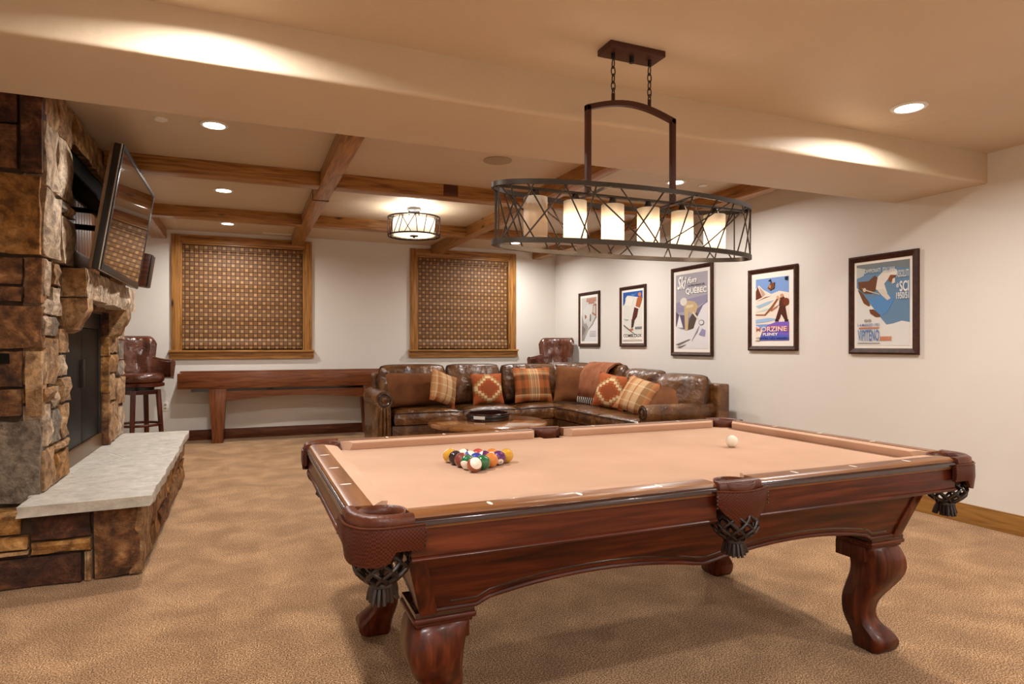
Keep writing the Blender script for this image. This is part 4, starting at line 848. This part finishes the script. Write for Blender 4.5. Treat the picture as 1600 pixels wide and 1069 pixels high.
# ------------------------------------------------------------ leather sectional sofa
def pillow_mesh(wd, ht, th, n=14, pinch=.06, pw=.45, wr=0, sq=2, seed=0, rnd=0):
    """cushion standing on its lower edge: X width, Z height, thickness along Y"""
    b = B(); g = {}
    vs = []; fs = []
    def P(i, j, s_):
        u, v = -1+2*i/n, -1+2*j/n
        x = u*wd/2*(1-pinch*(1-v*v)); z = v*ht/2*(1-pinch*(1-u*u))
        x *= 1-rnd*v**6; z *= 1-rnd*u**6
        e = max(0, (1-abs(u)**sq)*(1-abs(v)**sq))**pw; y = s_*th/2*e
        if wr and e > 0:
            q = noise.noise(Vector((x*7+seed, z*7, seed*3.1+s_))); q2 = noise.noise(Vector((x*16+seed, z*5, seed+9))); y -= wr*(q+.6*q2)*min(1, e*1.5)*s_*-1
        return Vector((x, y, z+ht/2))
    for s_ in (-1, 1):
        for j in range(n+1):
            for i in range(n+1):
                ed = i in (0, n) or j in (0, n)
                if ed and s_ == 1: g[(i, j, 1)] = g[(i, j, -1)]; continue
                g[(i, j, s_)] = len(vs); vs.append(P(i, j, s_))
        for j in range(n):
            for i in range(n): fs.append(tuple(g[k] for k in ((i,j,s_),(i+1,j,s_),(i+1,j+1,s_),(i,j+1,s_))))
    rim = [vs[g[(i,0,-1)]] for i in range(n)] + [vs[g[(n,j,-1)]] for j in range(n)] + [vs[g[(i,n,-1)]] for i in range(n, 0, -1)] + [vs[g[(0,j,-1)]] for j in range(n, 0, -1)]
    return b.add(vs, fs), rim
def xf(b, M): b.v = [M @ p for p in b.v]; return b
def placed(loc, lean=0, yaw=0, roll=0): return Matrix.Translation(loc) @ Matrix.Rotation(R(yaw), 4, 'Z') @ Matrix.Rotation(R(-lean), 4, 'X') @ Matrix.Rotation(R(roll), 4, 'Y')
sf = thing('sectional_sofa', 'L-shaped brown leather sectional sofa with rolled arms in the far corner', 'sofa', (3.0, 7.6, 0))
SA0, SA1, SB0, SB1 = 7.45, 8.30, 3.72, 4.55
B().box(1.60, SA0+.03, .06, 4.5, SA1, .30).build('base', 'sofa', sf, bevel=.02)
B().box(SB0+.03, 5.42, .06, 4.5, SA0+.05, .30).build('base', 'sofa', sf, bevel=.02)
B().box(1.50, SA1-.14, .10, 4.56, SA1, .90).build('back_frame', 'sofa', sf, bevel=.035, seg=3)
B().box(SB1-.13, 5.16, .10, SB1+.02, SA1-.1, .86).build('back_frame', 'sofa', sf, bevel=.03, seg=3)
for x, y in ((1.58, 7.55), (1.58, 8.2), (3.8, 5.3), (4.45, 5.3), (4.45, 8.2)): B().lathe([(.022,0),(.035,.03),(.03,.11)], 14, (x, y, 0)).build('foot', 'darkmould', sf)
def seatc(x0, y0, x1, y1, seed):
    b = B(); n = 12; secs = []
    vs = []; fs = []
    for s_ in (0, 1):
        for j in range(n+1):
            for i in range(n+1):
                u, v = -1+2*i/n, -1+2*j/n; e = max(0, (1-u**8)*(1-v**8))
                x = (x0+x1)/2+u*(x1-x0)/2; y = (y0+y1)/2+v*(y1-y0)/2
                z = (.472+.028*(1-u*u*.7)*(1-v*v*.7)+.006*noise.noise(Vector((x*5, y*5, seed))) - .03*(1-e)) if s_ else .292+.02*(1-e)
                vs.append((x, y, z))
        o_ = s_*(n+1)**2
        for j in range(n):
            for i in range(n): a = o_+j*(n+1)+i; fs.append((a, a+1, a+n+2, a+n+1))
    ring = list(range(n+1)) + [j*(n+1)+n for j in range(1, n+1)] + [n*(n+1)+i for i in range(n-1, -1, -1)] + [j*(n+1) for j in range(n-1, 0, -1)]
    # bulged border
    m = len(ring); base = len(vs); cxm, cym = (x0+x1)/2, (y0+y1)/2
    for r_ in ring:
        x, y, z = vs[r_]; vs.append((x+(x-cxm)/(x1-x0)*.03, y+(y-cym)/(y1-y0)*.03, .375))
    for k in range(m):
        a, c = ring[k], ring[(k+1) % m]; fs += [(a, c, base+(k+1) % m, base+k), (base+k, base+(k+1) % m, c+(n+1)**2, a+(n+1)**2)]
    o = b.add(vs, fs).build('seat_cushion', 'sofa', sf, ang=60)
    top = [Vector(vs[r_+(n+1)**2]) for r_ in ring]; B().tube(top, .007, 6, True).build('piping', 'piping', o)
seatc(1.63, SA0, 2.46, SA1-.14, 1); seatc(2.48, SA0, 3.22, SA1-.14, 2); seatc(3.24, SA0+.02, 4.42, SA1-.14, 3); seatc(SB0, 6.45, 4.42, 7.44, 4); seatc(SB0, 5.43, 4.42, 6.43, 5)
def backc(loc, wd, ht, th, lean, yaw, seed):
    b, rim = pillow_mesh(wd, ht, th, 26, -.01, .38, .024, 3, seed, .07); M = placed(loc, lean, yaw); xf(b, M)
    o = b.build('back_cushion', 'sofa', sf, ang=80); B().tube([M @ p for p in rim], .007, 6, True).build('piping', 'piping', o)
backc((1.985, 7.98, .48), .86, .53, .26, 10, 0, 1); backc((2.80, 7.98, .48), .75, .53, .26, 10, 0, 2); backc((3.62, 8.00, .48), .84, .52, .26, 10, 0, 3); backc((4.16, 7.92, .48), .70, .53, .26, 10, -42, 4)
backc((4.27, 7.15, .48), .82, .54, .28, 12, -90, 5); backc((4.27, 6.37, .48), .78, .50, .28, 14, -90, 6); backc((4.27, 5.62, .48), .74, .47, .32, 12, -88, 7)
# rolled arms
def arm(along, c, lo, hi, zc, r, outsign):
    """profile in (t,z); t across the arm, extruded along the arm axis"""
    pl = [(-.085,.08),(.085,.08),(.080,zc-r*1.05)]
    for k in range(17):
        a = R(-50)+R(280)*k/16; pl.append((r*math.cos(a), zc+r*math.sin(a)))
    pl += [(-.080,zc-r*1.05)]
    f = (lambda t_, z, l: (c+t_, l, z)) if along == 'y' else (lambda t_, z, l: (l, c+t_, z))
    secs = [[f(t_*(.93 if q in (0, 4) else 1), z if q not in (0, 4) else zc+(z-zc)*.97, l) for t_, z in pl] for q, l in enumerate((lo, lo+.02, (lo+hi)/2, hi-.02, hi))]
    o = B().loft(secs).build('rolled_arm', 'sofa', sf, ang=60)
    ring = [f(r*.66*math.cos(a), zc+r*.66*math.sin(a), lo-.004) for a in [2*math.pi*k/20 for k in range(20)]]
    B().tube(ring, .010, 8, True).build('scroll_ring', 'piping', o)
    disc = B().loft([[f(r*.28*q*math.cos(2*math.pi*k/14), zc+r*.28*q*math.sin(2*math.pi*k/14), lo-d_) for k in range(14)] for q, d_ in ((1, -.01), (1, .008), (.5, .016))])
    disc.build('scroll_button', 'sofa', o)
    for t_ in (-.045, 0, .045): B().tube([f(t_, .10, lo-.003), f(t_*.9, zc*.6, lo-.010), f(t_*.75, zc-r*.85, lo-.004)], .018, 8).build('arm_pleat', 'sofa', o)
    return o
arm('y', 1.50, SA0-.03, SA1-.02, .615, .105, -1)
arm('x', 5.29, 3.60, 4.50, .580, .085, 1)
# scatter pillows
def pillow(label, m, wd, ht, th, loc, lean, yaw, roll=0, pinch=.07, wr=.004):
    b, rim = pillow_mesh(wd, ht, th, 16, pinch, .5, wr, 2, len(label)); o = b.build('throw_pillow', m, world=False, ang=80)
    o.matrix_world = placed(loc, lean, yaw, roll); settag(o, label, 'pillow', 'throw pillows on the sofa'); return o
pillow('wide brown suede pillow against the left rolled arm of the sofa', 'suede', .78, .44, .17, (1.98, 7.73, .495), 16, 0)
pillow('gold striped plaid pillow leaning on the wide brown pillow', 'plaid2', .44, .42, .16, (2.235, 7.555, .53), 14, 30, 20)
pillow('rust pillow with a cream stepped diamond, on the left stretch of the sofa', 'kilim', .43, .41, .15, (2.90, 7.70, .495), 16, 0)
pillow('large rust plaid pillow in the middle of the sofa', 'plaid', .54, .48, .17, (3.55, 7.72, .495), 16, -4)
pillow('square brown suede pillow in the corner of the sofa', 'suede', .50, .50, .16, (4.00, 7.50, .495), 16, -24, 4)
pillow('rust pillow with a cream diamond beside the folded throw', 'kilim', .44, .43, .15, (4.02, 6.66, .495), 18, -58, 8)
pillow('rust and tan plaid pillow leaning near the right rolled arm', 'plaid2', .46, .44, .16, (3.90, 6.02, .51), 32, -66, 14)
pillow('dark brown suede pillow tucked behind the leaning plaid pillow by the right arm', 'suede', .46, .44, .15, (4.05, 5.63, .51), 34, -72, 16)
# throw over the back
secs = []; ny = 14
path = [(4.06,.58),(4.08,.70),(4.12,.84),(4.18,.955),(4.27,1.012),(4.37,1.018),(4.47,.965),(4.585,.90),(4.595,.78),(4.60,.66)]
for j in range(ny+1):
    y = 6.88+.62*j/ny; up_, dn = [], []
    for k, (x, z) in enumerate(path):
        d = .012*noise.noise(Vector((y*9, k*.8, 2)))
        up_.append((x-.012+d*(k < 5), y+.02*math.sin(k*1.3)+.05*(k-4)*.1, z+.012+abs(d))); dn.append((x+.006+d*(k < 5), y+.02*math.sin(k*1.3)+.05*(k-4)*.1, z-.004+d*.5))
    secs.append(up_+dn[::-1])
th = B().loft(secs).build('throw_blanket', 'throw', ang=70); settag(th, 'rust brown throw draped over the back of the sofa near the corner', 'blanket')
for j in range(12): B().tube([(4.05, 6.88+.050*j, .585), (4.035, 6.875+.050*j, .54), (4.04, 6.88+.050*j, .51)], .004, 5).build('fringe', 'matboard', th)

# ------------------------------------------------------------ coffee table and tray
CT = (2.38, 6.35)
t = thing('coffee_table', 'round polished wooden coffee table in front of the sofa', 'coffee table', (*CT, 0))
MT['coffee'] = wood('coffee_table_wood', (.13,.045,.014), (.26,.10,.03), (.38,.17,.055), axis=0, rough=.15, coat=.8, scale=1.2)
B().lathe([(.001,.405),(.60,.405),(.625,.412),(.632,.428),(.625,.445),(.615,.450),(.001,.450)], 64).build('table_top', 'coffee', t, world=False)
B().lathe([(.54,.33),(.56,.335),(.56,.405),(.54,.405)], 48).build('skirt', 'mah_x', t, world=False)
for k in range(4):
    a = R(45+90*k); c, s_ = math.cos(a), math.sin(a)
    B().tube([(.52*c,.52*s_,.40),(.53*c,.53*s_,.28),(.49*c,.49*s_,.13),(.50*c,.50*s_,.0)], [.045,.04,.025,.03], 12).build('leg', 'mah_z', t, world=False)
t = thing('round_tray', 'glossy black round tray with a white label on the coffee table', 'tray', (2.42, 6.46, .450))
B().lathe([(.001,0),(.225,0),(.232,.006),(.232,.075),(.226,.080),(.218,.075),(.216,.012),(.001,.012)], 48).build('tray_body', 'black', t, world=False).data.materials[0] = MT['darkmould']
B().lathe([(.233,.030),(.2345,.032),(.2345,.058),(.233,.060)], 48, caps=False).build('rim_band', 'black', t, world=False)
secs = [[(.2350*math.cos(a), .2350*math.sin(a), z) for z in (.028, .060)] + [(.2335*math.cos(a), .2335*math.sin(a), z) for z in (.060, .028)] for a in [R(-150+4*k) for k in range(9)]]
B().loft(secs).build('paper_label', 'white', t, world=False)

# ------------------------------------------------------------ leather bar stools
def bar_stool(label, loc, rz):
    t = thing('bar_stool', label, 'bar stool', loc, rz, 'leather spectator stools')
    def p(b, name, m, parent=t, **k): return b.build(name, m, parent, world=False, **k)
    # seat
    p(B().lathe([(.001,.80),(.235,.80),(.262,.82),(.272,.86),(.262,.895),(.22,.915),(.001,.925)], 40), 'seat', 'stool', ang=60)
    p(B().lathe([(.001,.755),(.255,.755),(.268,.762),(.268,.795),(.255,.802),(.001,.802)], 40), 'seat_frame', 'mah_x', ang=40)
    # curved tufted back
    n, m = 28, 18; outer = []; inner = []; btn = []
    for row in range(2):
        for k in range(3 if row == 0 else 2): btn.append(((-32+32*k) if row == 0 else (-16+32*k), (.70 if row == 0 else .36)))
    g0 = []; g1 = []
    for j in range(m+1):
        f = j/m; r0 = []; r1 = []
        for i in range(n+1):
            a = -58+116*i/n; e = abs(a)/58
            zt = 1.37-.10*max(0, (e-.72)/.28)**2; z = .86+(zt-.86)*f; rad = .262+.075*f
            d = 0
            for ba, bf in btn:
                q = math.hypot((a-ba)/13, (f-bf)/.16); d += .030*math.exp(-q*q)
            for ba, bf in btn:
                d += .010*math.exp(-((a-ba-(f-bf)*0)/3.2)**2)*(f > bf)
            th = .060*(max(0, 1-(2*f-1)**6)**.5)*(max(0, 1-e**8))**.5
            an = R(a+90); r0.append(((rad+.012)*math.cos(an), (rad+.012)*math.sin(an)*.9, z)); r1.append(((rad-th+min(d, th*.8))*math.cos(an), (rad-th+min(d, th*.8))*math.sin(an)*.9, z))
        g0.append(r0); g1.append(r1)
    vs = [q for r_ in g0 for q in r_] + [q for r_ in g1 for q in r_]; w_ = n+1; o_ = w_*(m+1); fs = []
    for j in range(m):
        for i in range(n): a = j*w_+i; fs += [(a, a+1, a+w_+1, a+w_), (o_+a, o_+a+w_, o_+a+w_+1, o_+a+1)]
    for i in range(n): fs += [(i, i+1, o_+i+1, o_+i), (m*w_+i, m*w_+i+1, o_+m*w_+i+1, o_+m*w_+i)]
    for j in range(m): fs += [(j*w_, (j+1)*w_, o_+(j+1)*w_, o_+j*w_), (j*w_+n, (j+1)*w_+n, o_+(j+1)*w_+n, o_+j*w_+n)]
    bk = p(B().add(vs, fs), 'backrest', 'stool', ang=70)
    for ba, bf in btn:
        an = R(ba+90); rad = .262+.075*bf-.034; z = .86+.51*bf
        p(B().lathe([(.001,-.006),(.008,-.004),(.010,0),(.008,.004),(.001,.006)], 10, (rad*math.cos(an), rad*math.sin(an)*.9, z)), 'button', 'iron', bk)
    for s_ in (-1, 1):   # arms
        pts = [(.225,.175,1.10),(.275,.08,1.075),(.305,-.03,1.06),(.310,-.13,1.055),(.300,-.205,1.06)]; secs = []
        for x, y, z in pts: secs.append([(s_*(x-.035), y, .86), (s_*(x+.002), y, .84), (s_*(x+.028), y, z-.02), (s_*(x+.022), y, z+.006), (s_*(x-.005), y, z+.010), (s_*(x-.032), y, z-.008)])
        ar = p(B().loft(secs), 'arm', 'stool', ang=50, bevel=0)
        p(B().tube([(s_*q[0], q[1], q[2]+.006) for q in pts], .016, 8), 'arm_roll', 'stool', ar)
    p(B().lathe([(.001,.715),(.16,.715),(.16,.757),(.001,.757)], 28), 'swivel_plate', 'black')
    for a in (45, 135, 225, 315):
        c, s_ = math.cos(R(a)), math.sin(R(a)); q = .020
        leg = B().loft([[(.255*c+u, .255*s_+v, 0) for u, v in ((-q,-q),(q,-q),(q,q),(-q,q))], [(.205*c+u*1.15, .205*s_+v*1.15, .72) for u, v in ((-q,-q),(q,-q),(q,q),(-q,q))]])
        p(leg, 'leg', 'mah_z', bevel=.004)
    for a in range(4):
        A, C = R(45+90*a), R(135+90*a); p(B().box(-.5,-.018,0,.5,.018,.05), 'top_rail', 'mah_x', bevel=.003)
        o = t.children[-1]
    k_ = 0
    for o in [c for c in t.children if c.name.startswith('top_rail')]:
        a = R(90*k_); o.data.transform(Matrix.Rotation(a, 4, 'Z') @ Matrix.Translation((0, -.145, .665)) @ Matrix.Diagonal((.27, 1, 1, 1))); k_ += 1
    p(B().tube([(.236*math.cos(R(q)), .236*math.sin(R(q)), .30) for q in range(0, 360, 12)], .016, 8, True), 'foot_ring', 'mah_x')
    return t
s1 = bar_stool('brown tufted leather bar stool behind the stone hearth by the left window', (-1.165, 8.85, 0), R(34))
dup(s1, (4.30, 8.70, 0), R(-48), 'brown tufted leather bar stool behind the corner of the sofa')
